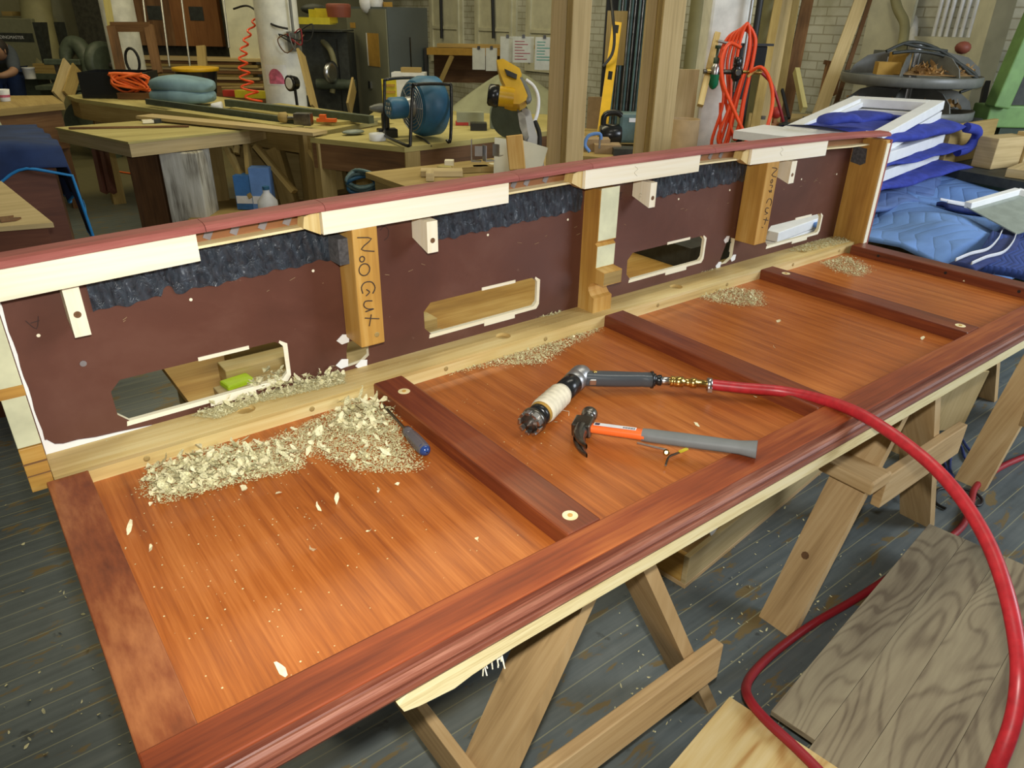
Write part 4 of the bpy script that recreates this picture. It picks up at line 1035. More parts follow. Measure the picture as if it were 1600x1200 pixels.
MB().lathe(f.b, EZ, [(0, .15), (.19, .18)], 24).build('tub_body', 'blackp', bn); MB().lathe(f.b + V(0, 0, .19), EZ, [(0, .18), (.002, .20), (.03, .20), (.032, .17)], 24).build('rim', 'yellow', bn)
one(MB().beam(atd(318, 118, 7.4), atd(314, 72, 7.4), .03, .09, EU), 'board_end', 'tan', 'sawn board end standing upright out of the yellow-rimmed tub', 'board')
f = Fr(atz(193, 150, .862), 8); cr = thing('milk_crate', tuple(f.b), 'black plastic crate stuffed with an orange extension cord', 'crate')
W_, D_, H_ = .26, .20, .20
for a in ((-W_, W_, -D_, D_, 0, .01),): f.part('base', 'blackp', cr, *a)
for (u0, u1, w0, w1) in ((-W_, W_, -D_, -D_ + .012), (-W_, W_, D_ - .012, D_), (-W_, -W_ + .012, -D_ + .013, D_ - .013), (W_ - .012, W_, -D_ + .013, D_ - .013)): f.part('side', 'blackp', cr, u0, u1, w0, w1, .011, H_)
cord = [f.p(.05 + .20 * math.sin(k * 1.9) * .8, -D_ - .02 + .03 * math.cos(k * 1.3), .03 + .17 * abs(math.sin(k * .83))) for k in range(18)]
one(MB().tube([p + EU * .10 for p in cord], .010, 8, smooth_path=5), 'extension_cord', 'orange', 'bright orange extension cord tangled over the side of the black crate', 'cord')
f = Fr(atz(212, 155, .862)); one(f.box(MB(), -.14, .16, -.02, .10, 0, .05), 'wooden_box', 'brownw', 'shallow wooden box lid between the black crate and the towel', 'box')
f = Fr(atz(248, 142, .862)); m = MB().lathe(f.b, EZ, [(0, .03), (.09, .03), (.1, .022), (.12, .022)], 14); one(m, 'white_bottle', 'blackp', 'small dark bottle with pale cap behind the towel', 'bottle')
f = Fr(atz(247, 146, .862)); one(f.box(MB(), -.04, .04, -.03, .03, 0, .06), 'small_carton', 'yellowb', 'small lime-yellow carton behind the towel', 'carton')
f = Fr(atz(343, 173, .885)); one(MB().lathe(f.p(-.05, 0, .03), EU, [(0, .02), (.07, .035), (.072, .01)], 14), 'paper_cup', 'label', 'white cup tipped on its side on the boards', 'cup')
f = Fr(atz(360, 150, .862)); one(f.box(MB(), -.05, .10, -.04, .04, 0, .05), 'red_tool', 'red', 'red hand tool at the right of the towel', 'tool')
for i, (u, v, a, mt) in enumerate(((378, 141, 20, 'tan'), (420, 145, 5, 'brownw'), (452, 148, 0, 'tan2'), (400, 153, -10, 'yellowb'))):
    f = Fr(atz(u, v, .862), a); one(f.box(MB(), -.18, .20, -.03, .03, 0, .03 + .01 * i), 'wood_offcut', mt, ['tan stick left of the column on the bench', 'brown block at the foot of the column', 'pale stick right of the pink patch', 'short yellow stick near the orange coil'][i], 'off-cut')

# far lumber rack and cabinets on the back wall
f = Fr(gnd(310, 120, 9.2), 0); lr = thing('lumber_rack', tuple(f.b), 'low rack stacked with long brown boards behind the long bench', 'lumber rack')
f.part('rack_frame', 'brownw', lr, -1.0, 1.0, -.2, .3, 0, .70)
for k in range(9): f.part('board', ['tan', 'brownw', 'tan2'][k % 3], lr, -.95 + .05 * (k % 3), 1.0 - .08 * ((k * 5) % 4), -.2 + .02 * (k % 2), .25, .702 + .035 * k, .732 + .035 * k)
for i, (u, w_, mt, lb_) in enumerate(((235, .55, 'brownw', 'dark wooden cabinet hanging on the back wall'), (300, .7, 'orangew', 'orange-brown wooden cabinet on the back wall with a dark opening'))):
    p = atd(u, 30, 9.3); f = Fr((p.x, p.y, 0), 0)
    o_ = thing('wall_cabinet', tuple(f.p(0, 0, 1.05)), lb_, 'cabinet'); f.part('carcase', mt, o_, -w_ / 2, w_ / 2, 0, .35, 1.12, 2.2); f.part('dark_opening', 'dark', o_, -.02, .16, -.006, -.001, 1.42, 1.58)
m = MB(); f = Fr(gnd(255, 60, 9.5)); one(f.box(MB(), -1.1, 1.2, .0, .05, 0, 3.6), 'shaded_back_panel', plain('dark shadowy board', (.05, .047, .03), .9, var=.3), 'dark board carrying the far shade behind the hanging rods', 'partition')  # shade of the far background is put into this dark board
for i, (ua, ub, vb) in enumerate(((220, 232, 70), (248, 265, 104), (280, 297, 104), (346, 358, 75))):
    p, q = atd(ua, -30, 7.6), atd(ub, vb, 7.6)
    one(MB().cyl(p, q, .010, 8), 'hanging_rod', 'alu', ['leftmost of the four thin hanging rods', 'second thin hanging rod from the left', 'third thin hanging rod from the left', 'rightmost thin hanging rod, beside the grey wall'][i], 'rod')
# grey plastered pier right of the cabinets
f = Fr(gnd(378, 60, 9.0)); one(f.box(MB(), -.18, .22, 0, .3, 0, 3.6), 'wall_pier', 'offwhite', 'pale plastered pier behind the orange coiled hose', 'pier')
# belt sander cabinet with its name band
f = Fr(gnd(15, 110, 8.9), -4); sm = thing('belt_sander', tuple(f.b), 'big sage green sanding machine cabinet with a dark name band, far left', 'sanding machine')
f.part('cabinet', 'sander', sm, -1.2, .45, 0, .5, .0, 1.42, bev=.01); f.part('name_band', 'dark', sm, -1.2, .42, -.006, -.001, 1.165, 1.26); f.part('side_panel', 'dark', sm, .451, .54, .0, .48, 0, 1.38)
me = text_mesh('SANDINGMASTER', .050); place_mesh(me, 'name_lettering', 'label', sm, basis(f.p(-.10, -.008, 1.195), f.u, EZ, -f.w))
f.part('junk_on_top', 'tan', sm, -.05, .08, .2, .4, 1.441, 1.49)
one(MB().tube([gnd(72, 100, 8.9) + V(0, 0, 0), gnd(66, 60, 8.9) + V(0, 0, 1.4), atd(52, -20, 8.9)], .17, 20), 'dust_duct', 'ducty', 'fat yellowed dust pipe rising beside the sanding machine', 'duct')
# left bench with the person
pb_ = [atz(-60, 176, .85), atz(100, 161, .85), atz(82, 149, .85), atz(-60, 150, .85)]
table('work_bench', 'plain brown bench at far left where a person leans', 'bench', pb_, .85, .05, 'tan', 'brownw', 'brownw', ap=.3)
sh = Fr(gnd(30, 120, 8.4)); bt = thing('machine_table', tuple(sh.b), 'cluttered machine table in front of the sanding machine', 'table')
sh.part('tabletop', 'olive', bt, -.5, .62, -.1, .3, .80, .86); sh.part('pedestal', 'olive', bt, -.2, .2, 0, .25, 0, .80)
for k in range(3): sh.part('stock', 'tan', bt, -.1 + .1 * k, .55, -.05 + .1 * k, .02 + .1 * k, .861, .89 + .03 * k)
one(MB().lathe(atd(48, 123, 8.0), EZ, [(0, .055), (.10, .062), (.102, .066), (.115, .066)], 18), 'plastic_bucket', 'label', 'small pale bucket on the cluttered machine table', 'bucket') 
# person: bent over the bench, dark shirt, arms on the bench around a cup
def skin_body(name, chain, rad, mat, parent, sub=2, root=0):
    me = bpy.data.meshes.new(name); vs = [v for v in chain[0]]; me.from_pydata([Vector(v) for v in vs], chain[1], [])
    o = bpy.data.objects.new(name, me); col.objects.link(o); md = o.modifiers.new('skin', 'SKIN'); md.use_smooth_shade = True
    for i, r in enumerate(rad): me.skin_vertices[0].data[i].radius = (r, r) if not hasattr(r, '__len__') else r; me.skin_vertices[0].data[i].use_root = (i == root)
    s2 = o.modifiers.new('s', 'SUBSURF'); s2.levels = sub; s2.render_levels = sub
    me.materials.append(M[mat]); o.parent = parent; o.matrix_parent_inverse = root_inv(parent); return o
f = Fr(gnd(18, 150, 7.75), 0); pn = thing('person', tuple(f.b), 'person in a dark shirt bending over the far left bench, reaching toward a white cup', 'person')
bp = [f.p(-.28, .42, .92), f.p(-.24, .34, 1.02), f.p(-.17, .20, 1.10), f.p(-.10, .08, 1.10), f.p(-.05, .03, 1.12), f.p(-.01, -.01, 1.13),
      f.p(-.28, .02, 1.06), f.p(-.30, -.12, .96), f.p(-.14, -.20, .90), f.p(-.04, -.20, .90),
      f.p(.07, .08, 1.05), f.p(.14, -.06, .93), f.p(.08, -.17, .90), f.p(.02, -.20, .90),
      f.p(-.36, .40, .85), f.p(-.37, .36, .45), f.p(-.37, .42, .06), f.p(-.37, .30, .035), f.p(-.18, .42, .85), f.p(-.17, .36, .45), f.p(-.17, .42, .06), f.p(-.17, .30, .035)]
be = [(0, 1), (1, 2), (2, 3), (3, 4), (4, 5), (3, 6), (6, 7), (7, 8), (8, 9), (3, 10), (10, 11), (11, 12), (12, 13), (0, 14), (14, 15), (15, 16), (16, 17), (0, 18), (18, 19), (19, 20), (20, 21)]
br = [.13, .14, .155, .13, .06, .055, .065, .045, .032, .024, .065, .045, .032, .024, .085, .06, .045, .04, .085, .06, .045, .04]
skin_body('body', (bp, be), br, 'skin', pn)
sb_i = [0, 1, 2, 3, 6, 7, 10, 11]; sb_e = [(0, 1), (1, 2), (2, 3), (3, 4), (4, 5), (3, 6), (6, 7)]
skin_body('shirt', ([bp[i] for i in sb_i], sb_e), [br[i] + .012 for i in sb_i], 'shirt', pn)
skin_body('trousers', ([bp[i] for i in (0, 14, 15, 16, 18, 19, 20)], [(0, 1), (1, 2), (2, 3), (0, 4), (4, 5), (5, 6)]), [.14, .10, .075, .06, .10, .075, .06], 'tarp', pn)
hc = f.p(.015, -.045, 1.135)
hd_ = MB().sph(hc, .095, 18, 0, (.82, .95, 1.12), (.75, 0, -.6)); hd_.sph(hc - EW * .085 - V(0, 0, .055), .016, 8); 
hd_.sph(hc + EU * .078 - V(0, 0, .01), .022, 8, 0, (.4, 1, 1.2)); hd_.sph(hc - EU * .078 - V(0, 0, .01), .022, 8, 0, (.4, 1, 1.2)); head_o = hd_.build('head', 'skin', pn)
MB().sph(hc + V(0, 0, .022) + EW * .018, .102, 18, 0, (.86, .98, 1.02), (.75, 0, -.6)).build('hair', 'hair', pn)
for s in (-1, 1): MB().sph(hc - EW * .083 + EU * .03 * s - V(0, 0, .02), .009, 8).build('eye', 'hair', head_o)
MB().sph(hc - EW * .068 - V(0, 0, .085), .018, 8, 0, (1, .5, .3)).build('mouth', 'redrum', head_o)
for sx, base, tipd in ((-1, bp[9], 1), (1, bp[13], -1)):
    hand_m = MB(); pc_ = base + EU * .02 * tipd
    hand_m.sph(pc_, .032, 12, 0, (1.1, 1.1, .55))
    for k in range(4): b0 = pc_ - EW * (.018 * (k - 1.5)) + EU * .025 * tipd; hand_m.tube([b0, b0 + EU * tipd * (.026 - .003 * abs(k - 1)) + V(0, 0, .004), b0 + EU * tipd * (.040 - .004 * abs(k - 1)) - V(0, 0, .008)], [.0095, .0085, .006], 8)
    hand_m.tube([pc_ - EW * .02, pc_ - EW * .042 + EU * .012 * tipd, pc_ - EW * .05 + EU * .030 * tipd], [.011, .010, .007], 8); hand_m.build('hand', 'skin', pn)
cu = Fr(atz(9, 158, .851)); o_ = thing('drinking_cup', tuple(cu.b), 'white and pink cup standing on the bench before the person', 'cup'); MB().lathe(cu.b, EZ, [(0, .035), (.09, .048), (.0905, .044), (.01, .032)], 18).build('cup_body', 'label', o_); MB().lathe(cu.b + V(0, 0, .03), EZ, [(0, .0405), (.02, .043)], 18, cap=False).build('pink_band', 'pink', o_)
# band saw
f = Fr(gnd(118, 110, 8.0), 6); bs = thing('band_saw', tuple(f.b), 'old olive green band saw with curved cast frame and round wheel guard', 'band saw')
MB().tube([atd(u, v, 8.0) for u, v in ((103, 98), (104, 82), (112, 70), (124, 72), (134, 88), (140, 108), (144, 130), (140, 150), (132, 168))] + [f.p(.15, 0, .0)], [.05, .075, .09, .09, .08, .075, .08, .09, .11, .16], 14, smooth_path=4).build('cast_frame', 'olive', bs)
MB().lathe(f.p(.24, .1, 1.0), -f.w * .5 + f.u * .86, [(0, .19), (.03, .22), (.09, .22), (.11, .17)], 30).build('upper_wheel_guard', 'olive', bs)
f.part('saw_table', 'olive', bs, -.35, .25, -.25, .25, .74, .78); f.part('blade_guide', 'steeld', bs, -.20, -.16, -.03, .03, .80, 1.0); f.part('guard_arm', 'olive', bs, -.28, .1, -.08, .0, .98, 1.04, bev=.01)
MB().lathe(f.p(.38, -.02, .98), f.u, [(0, .03), (.05, .055), (.08, .03)], 16).build('hand_wheel', 'steeld', bs); MB().lathe(f.p(.02, .1, .35), -f.w, [(0, .27), (.12, .27)], 28).build('lower_wheel_guard', 'olive', bs)
lean('board', 'tan2', 'pale board leaning against the band saw table', 107, 100, 7.6, 90, 152, 7.3, .02, .14, 'board')
lean('board', 'tan', 'curved-edge board lower beside the band saw', 120, 106, 7.7, 106, 150, 7.4, .02, .12, 'board')
# columns
c_ = gnd(193, 60, 7.9); round_column('column', 'rounded white column far left with a black hose coil hung on it', 'column', c_, .17, 3.6, 'colw')
cc = Fr(atd(207, 95, 7.6)); one(MB().tube([cc.p(.07 * math.cos(a / 3), 0, .12 * math.sin(a / 3)) for a in range(0, 38)], .014, 8), 'hose_coil', 'black', 'black coil hanging on the far left white column', 'coil')
lean('plank', 'bench', 'tall yellowish plank leaning by the far left column', 160, -40, 7.3, 186, 112, 7.3, .02, .10)
fo = thing('open_frame', tuple(gnd(212, 100, 7.2)), 'brown wooden open frame leaning on the far left column', 'frame')
for a, b in (((174, 40), (190, 115)), ((232, 40), (247, 115)), ((174, 42), (234, 42))): MB().beam(atd(*a, 7.2), atd(*b, 7.2), .03, .09, EW.cross((atd(*b, 7.2) - atd(*a, 7.2)).normalized())).build('rail', 'brownw', fo)
c_ = gnd(441, 100, 6.25); mc = thing('column', (c_.x, c_.y, 0), 'thick cream column with a faded pink sticker behind the long bench', 'column')
MB().cyl((c_.x, c_.y, 0), (c_.x, c_.y, 3.6), .175, 32).build('shaft', 'colw', mc)
fc = Fr(c_)
m = MB(); m.grid(lambda u, v: V(c_.x, c_.y, 0) + (-EW * math.cos(-.65 + 1.1 * u) + EU * math.sin(-.65 + 1.1 * u)) * .177 + V(0, 0, .98 + .16 * v), 10, 2); m.build('white_label', 'label', mc)
m = MB(); m.grid(lambda u, v: V(c_.x, c_.y, 0) + (-EW * math.cos(-.45 + .85 * u) + EU * math.sin(-.45 + .85 * u)) * .178 + V(0, 0, .99 + .12 * v * math.sin(min(1, .12 + u * .95) * PI) ** .5), 12, 2); m.build('pink_sticker', 'pink', mc)
eb = Fr(atd(458, 62, 6.0)); e2 = thing('junction_box', tuple(eb.b), 'grey electrical box with loose wires on the cream column', 'junction box'); eb.part('box', 'greymach', e2, -.05, .05, 0, .06, -.09, .06); MB().cyl(eb.p(0, .03, .06), eb.p(0, .03, 1.6), .012, 8).build('conduit', 'greymach', e2)
for k in range(4): MB().tube([eb.p(-.02 + .02 * k, -.01, .05), eb.p(-.12 + .1 * k, -.03, .0 + .04 * k), eb.p(-.05 + .06 * k, -.03, -.10 + .03 * k), eb.p(.10 - .07 * k, -.02, .04), eb.p(.02, 0, -.04)], .005, 6, smooth_path=5).build('wire', ['brownw', 'greymach', 'reddark', 'black'][k], e2)
one(MB().tube([atd(365, 14, 6.6), atd(385, 9, 6.5), atd(402, 18, 6.2), atd(425, 38, 5.95), atd(450, 45, 5.95)], .009, 8, smooth_path=5), 'cable', 'black', 'dark cable sagging from the left to the cream column', 'cable')
fb = Fr(atd(455, 130, 5.9)); bz = thing('bench_light', tuple(fb.b), 'round black-rimmed lamp head beside the leaning board', 'lamp'); MB().lathe(fb.p(0, 0, 0), -EU * .6 - EW * .8, [(-.05, .05), (0, .062), (.02, .062), (.021, .05), (.022, .03)], 22).build('lamp_head', 'blackp', bz); MB().lathe(fb.p(0, 0, 0), -EU * .6 - EW * .8, [(.022, .045), (.026, .04)], 18).build('lens', 'label', bz); MB().cyl(fb.p(.02, .02, -.05), fb.p(.02, .04, -.26), .012).build('stem', 'black', bz)
lean('board', 'tan', 'notched brown board leaning beside the pink sticker', 470, 82, 5.85, 492, 170, 5.7, .02, .11, 'board')
# spiral hose
m = []; pA, pB = atd(402, 25, 6.1), atd(398, 158, 6.0); 
for k in range(150):
    t = k / 149; c = pA.lerp(pB, t); c = c + EU * (-.10 * math.sin(t * PI) * 1.1 + (.0)); r_ = .02 + .05 * t ** 2 if t < .8 else .06
    ph = t * 2 * PI * (9); m.append(c + EU * r_ * math.cos(ph) + EW * r_ * math.sin(ph))
one(MB().tube(m, .008, 6), 'spiral_hose', 'orangeh', 'thin orange spiral air hose hanging beside the cream column', 'hose')
# lathe / dark machinery between column and locker
f = Fr(gnd(515, 140, 7.4)); dm = thing('dark_cabinet', tuple(f.b), 'dark steel cabinet and machinery between the cream column and the locker', 'cabinet')
f.part('cabinet_body', 'dark', dm, -.30, .19, .15, .5, 0, 1.36); f.part('door_edge', 'blackp', dm, .08, .09, .14, .149, .1, 1.3)
MB().cyl(f.p(-.15, .1, .88), f.p(.25, .1, .88), .05).build('round_bar', 'olive', dm); MB().lathe(f.p(.0, .0, 1.0), EU * .9 - EW * .4, [(0, .03), (.02, .10), (.05, .11), (.06, .07)], 20).build('bright_hub', 'steel', dm)
MB().tube([f.p(-.1, .2, 1.3), f.p(0.02, .1, 1.2), f.p(.05, .1, 1.0), f.p(0, .1, .8)], .03, 8, smooth_path=4).build('dusty_arm', 'ducty', dm)
for i, (u0, v0, u1, v1, dd, w_) in enumerate(((497, 28, 510, 28, 7.0, .24),)):
    f2 = Fr(atd(492, 38, 7.0)); b_ = thing('parts_bin', tuple(f2.b), 'yellow open parts bin on top of the dark cabinet', 'bin'); f2.part('bin_floor', 'yellowb', b_, -.15, .15, 0, .25, 0, .01); f2.part('back', 'yellowb', b_, -.05, .17, .24, .25, .011, .14); f2.part('side', 'yellowb', b_, -.05, -.04, 0, .239, .011, .13); f2.part('front_lip', 'yellowb', b_, -.15, .15, -.01, 0, 0, .06)
    f.part('shelf_plate', 'dark', dm, -.35, .19, -.05, .5, 1.37, 1.385)
one(MB().lathe(atd(530, 27, 7.1), EZ, [(0, .11), (.08, .12), (.11, .12), (.12, .10)], 22), 'red_drum', 'redrum', 'dull red round tin on top of the dark cabinet', 'tin')
one(MB().sph(atd(490, 14, 7.4), .10, 12, 0, (1.4, 1, .5)), 'dark_bag', 'dark', 'dark rounded bag lying behind the yellow bin', 'bag')
one(MB().sph(atd(572, 3, 7.3), .08, 12, 0, (.9, .8, 1.3)), 'sack', 'label', 'left of two white sacks on the locker top', 'sack')
one(MB().sph(atd(588, 3, 7.3), .08, 12, 0, (.9, .8, 1.3)), 'sack', 'label', 'right of two white sacks on the locker top', 'sack')
one(MB().box(atd(606, 12, 7.3), (.07, .07, .10)), 'small_block', 'cardy', 'small amber box at the locker corner', 'box')
# locker: front faces left, long side faces us
pL = gnd(548, 100, 7.9); pM = gnd(609, 100, 7.3); pR = gnd(670, 100, 7.9)
lk = thing('steel_locker', ((pL.x + pR.x) / 2, (pL.y + pR.y) / 2, 0), 'tall grey-green steel locker with narrow mirror and handle on its door', 'locker')
pBk = pL + pR - pM; HL = 1.60
slab([pL, pM, pR, pBk], HL, 1.59).build('locker_body', 'lockers', lk)
dx = (pM - pL).normalized(); dn = V(dx.y, -dx.x, 0); wl = (pM - pL).length
if dn.dot(pM - CAM) > 0: dn = -dn
def face(nm, mt, u0, u1, z0, z1, th_, par, off=.001): return MB().box((0, 0, 0), (u1 - u0, th_, z1 - z0), M4=basis(pL + dx * (u0 + u1) / 2 + dn * (off + th_ / 2) + V(0, 0, (z0 + z1) / 2), dx, dn, EZ)).build(nm, mt, par)
dr_ = face('door', 'locker', .01, wl - .01, .05, HL - .02, .012, lk); face('mirror', 'cardy', wl * .52, wl * .80, 1.05, 1.36, .004, dr_, .014); face('mirror_edge', 'label', wl * .50, wl * .525, 1.05, 1.36, .005, dr_, .014); face('handle', 'steel', wl * .5, wl * .56, .83, .90, .02, dr_, .014); face('orange_sticker', 'cardy', wl * .1, wl * .24, 1.40, 1.45, .002, dr_, .014)
dsx = (pR - pM).normalized(); dsn = V(dsx.y, -dsx.x, 0); dsn = -dsn if dsn.dot(pM - CAM) > 0 else dsn
MB().box((0, 0, 0), (.018, .004, .45), M4=basis(pM + dsx * .38 + dsn * .004 + V(0, 0, 1.10), dsx, dsn, EZ)).build('slot', 'blackp', lk)
lean('curved_offcut', 'tan', 'curved wooden board leaning at the foot of the locker door', 553, 132, 7.0, 545, 172, 6.8, .02, .16, 'board')
f = Fr(atd(640, 140, 6.6)); o_ = thing('white_box', tuple(V(f.b.x, f.b.y, .8)), 'white box topped with odds and ends behind the fan', 'box'); f.part('box_body', 'label', o_, -.16, .14, 0, .2, -.15, .14); f.part('odds', 'tan', o_, -.08, .10, .05, .15, .141, .18)
f = Fr(atd(606, 150, 6.5)); o_ = thing('yellow_rack', tuple(f.b), 'yellow slotted rack beside the white box', 'rack'); f.part('plate', 'yellowb', o_, -.05, .08, 0, .02, -.16, .14)
for k in range(5): f.part('slot_bar', 'cardy', o_, -.04, .07, -.02, -.001, -.14 + k * .055, -.12 + k * .055)
# support bench for those
table('side_bench', 'dusty side bench along the right wall behind the fan', 'bench', [gnd(560, 160, 6.1), gnd(880, 160, 5.4), gnd(880, 120, 6.6), gnd(600, 120, 7.2)], .72, .04, 'bench', 'tan', 'tan')

# ---- fan bench
BB = [V(2.17, 3.84, 0), V(3.45, 3.92, 0), V(3.25, 5.0, 0), V(1.86, 4.46, 0)]
table('fan_bench', 'heavy brown workbench carrying the blue fan', 'workbench', BB, .85, .03, 'bench', 'brownw', 'tan', ap=.15, inset=.02, legw=.10)
for (u, v) in ((525, 228), (543, 234)): 
    pass
F0 = atz(655, 216, .852); F0 = V(F0.x, F0.y, .852)
fn_ = thing('blower_fan', tuple(F0), 'blue round floor-drying fan in a black tube frame', 'fan')
fa = (-EU * .80 - EW * .60).normalized(); fs_ = V(-fa.y, fa.x, 0); fcn = F0 + V(0, 0, .185) + EU * .035 + EW * .02
MB().lathe(fcn - fa * .10, fa, [(0, .145), (.02, .170), (.12, .175), (.16, .160), (.175, .150)], 40).build('drum_housing', 'blue_f', fn_)
gr = MB().lathe(fcn + fa * .077, fa, [(0, .150), (.006, .135), (.010, .02)], 40).build('inlet_plate', 'blue_f', fn_)
for r in (.135, .115, .095, .075): MB().tube([fcn + fa * .089 + (fs_ * math.cos(a * PI / 18) + EZ * math.sin(a * PI / 18)) * r for a in range(36)], .0028, 6, closed=True).build('guard_ring', 'alu', gr)
for k in range(8): a = k * PI / 4; MB().cyl(fcn + fa * .090 + (fs_ * math.cos(a) + EZ * math.sin(a)) * .05, fcn + fa * .090 + (fs_ * math.cos(a) + EZ * math.sin(a)) * .14, .0025, 6).build('guard_spoke', 'alu', gr)
MB().lathe(fcn + fa * .09, fa, [(0, .065), (.05, .055), (.06, .05)], 24).build('motor_cone', 'alu', fn_)
mt_ = MB().lathe(fcn + fa * .13, fa, [(0, .055), (.01, .062), (.10, .062), (.115, .05)], 26).build('motor', 'blue_f', fn_)
for a in range(6): MB().lathe(fcn + fa * .2455 + (fs_ * math.cos(a * PI / 3) + EZ * math.sin(a * PI / 3)) * .028, fa, [(0, .010), (.002, .008)], 10).build('vent', 'alu', mt_)
MB().lathe(fcn + fa * .245, fa, [(0, .009), (.002, .008)], 10).build('vent', 'alu', mt_)
for k, (du, dw) in enumerate(((-.19, -.10), (.10, .02))):
    ctr = F0 + EU * (du + .045) + EW * dw
for (pts) in ([(601, 205), (601, 135), (606, 124), (650, 122), (656, 130)], [(641, 228), (645, 142), (652, 132), (698, 132), (705, 140), (704, 216), (698, 219)], [(601, 205), (604, 213), (634, 227), (641, 226)]):
    dd = [4.42, 4.42, 4.42, 4.55, 4.58] if pts[0] == (601, 205) and len(pts) == 5 else ([4.12, 4.12, 4.12, 4.3, 4.32, 4.34, 4.36] if len(pts) == 7 else [4.42, 4.36, 4.16, 4.12])
    MB().tube([atd(u, v, d_) for (u, v), d_ in zip(pts, dd)], .0095, 10, smooth_path=4).build('frame_tube', 'blackp', fn_)
MB().tube([atz(650, 212, .858), atz(668, 222, .858), atz(676, 236, .80), atz(674, 262, .62)], .006, 6, smooth_path=4).build('power_cord', 'black', fn_)
f = Fr(atz(603, 214, .852), 20); dd_ = thing('cordless_drill', tuple(f.b), 'small upright cordless drill left of the fan', 'drill'); f.part('battery', 'blackp', dd_, -.05, .07, -.04, .04, 0, .05, bev=.006); f.part('handle', 'blackp', dd_, -.02, .025, -.02, .02, .051, .14, bev=.006); MB().lathe(f.p(-.09, 0, .17), f.u, [(0, .012), (.03, .022), (.06, .028), (.16, .03), (.17, .02)], 16).build('motor_body', 'greymach', dd_)
one(MB().lathe(atz(590, 219, .852), EZ, [(0, .05), (.04, .05), (.041, .02), (.0, .02)], 22, cap=False), 'tape_roll', 'label', 'white tape roll at the front of the fan bench', 'tape')
one(MB().sph(atz(552, 206, .868), .06, 12, 0, (1.3, .8, .25)), 'plastic_bag', 'glasspale', 'small clear plastic bag at the left end of the fan bench', 'bag')
for i, (u, v, mt, w_, h_, lb_, nm) in enumerate(((735, 196, 'bluebox', .19, .085, 'green and white tissue carton on the fan bench', 'tissue_carton'), (748, 204, 'blackp', .11, .045, 'little black box in front of the tissue carton', 'small_box'), (722, 196, 'red', .09, .02, 'red-handled tool right of the fan', 'hand_tool'))):
    f = Fr(atz(u, v, .852), 5); m = f.box(MB(), -w_ / 2, w_ / 2, 0, .09, 0, h_); o_ = one(m, nm, 'sheet' if i == 0 else mt, lb_, ['carton', 'box', 'tool'][i])
f = Fr(atz(772, 200, .852)); one(MB().lathe(f.b, EZ, [(0, .03), (.12, .03), (.15, .014), (.17, .014), (.171, .016), (.185, .016)], 18), 'water_bottle', 'glasspale', 'small clear water bottle on the fan bench', 'bottle')
# shelf with hanging papers on the right wall
for i, (u, v0, v1, w_, dd, lb_, txt) in enumerate(((748, 75, 110, .135, 7.6, 'narrow white sheet hanging left of the papers', 0), (768, 75, 112, .12, 7.6, 'second narrow white sheet hanging under the shelf', 0), (793, 57, 98, .15, 7.5, 'blank pale sheet clipped on the line', 0), (818, 57, 99, .22, 7.45, 'sheet with red handwriting clipped on the line', 1), (851, 58, 111, .19, 7.4, 'sheet with green handwriting beside the tall posts', 2))):
    p = atd(u, v0, dd); q = atd(u, v1, dd); f = Fr((p.x, p.y, 0)); zt, zb = p.z, q.z
    o_ = thing('paper_sheet', tuple(f.p(0, 0, zb)), lb_, 'paper'); f.part('sheet', 'paper', o_, -w_ / 2, w_ / 2, 0, .002, zb, zt)
    c_o = f.part('binder_clip', 'blackp', o_, -.015, .015, -.01, .01, zt - .012, zt + .018)
    if txt:
        mm = MB(); random.seed(i)
        for k in range(7): f.box(mm, -w_ * .4, -w_ * .4 + w_ * random.uniform(.35, .8), -.002, -.0005, zt - .05 - k * .028, zt - .043 - k * .028)
        mm.build('handwriting', 'inkr' if txt == 1 else 'inkg', o_)['kind'] = 'stuff'
shf = Fr(gnd(725, 70, 7.7)); sf = thing('wall_shelf', tuple(shf.p(0, 0, 1.0)), 'yellowed wooden shelf with braces on the right wall', 'shelf')
shf.part('shelf_board', 'cardy', sf, -.40, .42, 0, .3, 1.155, 1.22); shf.part('rail', 'tan', sf, -.30, 1.0, .1, .3, 1.225, 1.26); shf.part('back_board', 'brownw', sf, -.36, .45, .31, .33, .86, 1.15)
MB().beam(shf.p(-.35, .02, .72), shf.p(-.13, .02, 1.15), .03, .05).build('brace', 'tan', sf); shf.part('post', 'black', sf, -.43, -.40, 0, .05, 0, 1.22)
for (u, w_) in ((690, .02), (771, .02)): one(MB().cyl(atx(u, 60, 6.43), atx(u - 3, -60, 6.43) , .022, 8), 'vertical_pipe', 'black', 'thin black pipe running up the wall above the shelf' + (', left one' if u == 690 else ', right one'), 'pipe')
# plastic sheet draped like a tent
m = MB(); ap_ = atd(800, 112, 6.9)
def tent(u, v):
    a = PI * (1.05 + u * .95); base = ap_ + EU * .72 * math.cos(a) + EW * .35 * math.sin(a); z = ap_.z - .42 * v ** .9
    c = ap_.lerp(base, .08 + .92 * v ** .75); c.z = z + .01 * math.sin(u * 23); return c
m.grid(tent, 24, 10); one(m, 'plastic_sheet', 'sheet', 'dusty olive plastic sheet draped to a peak behind the mitre saw', 'plastic sheet', solid=.004)

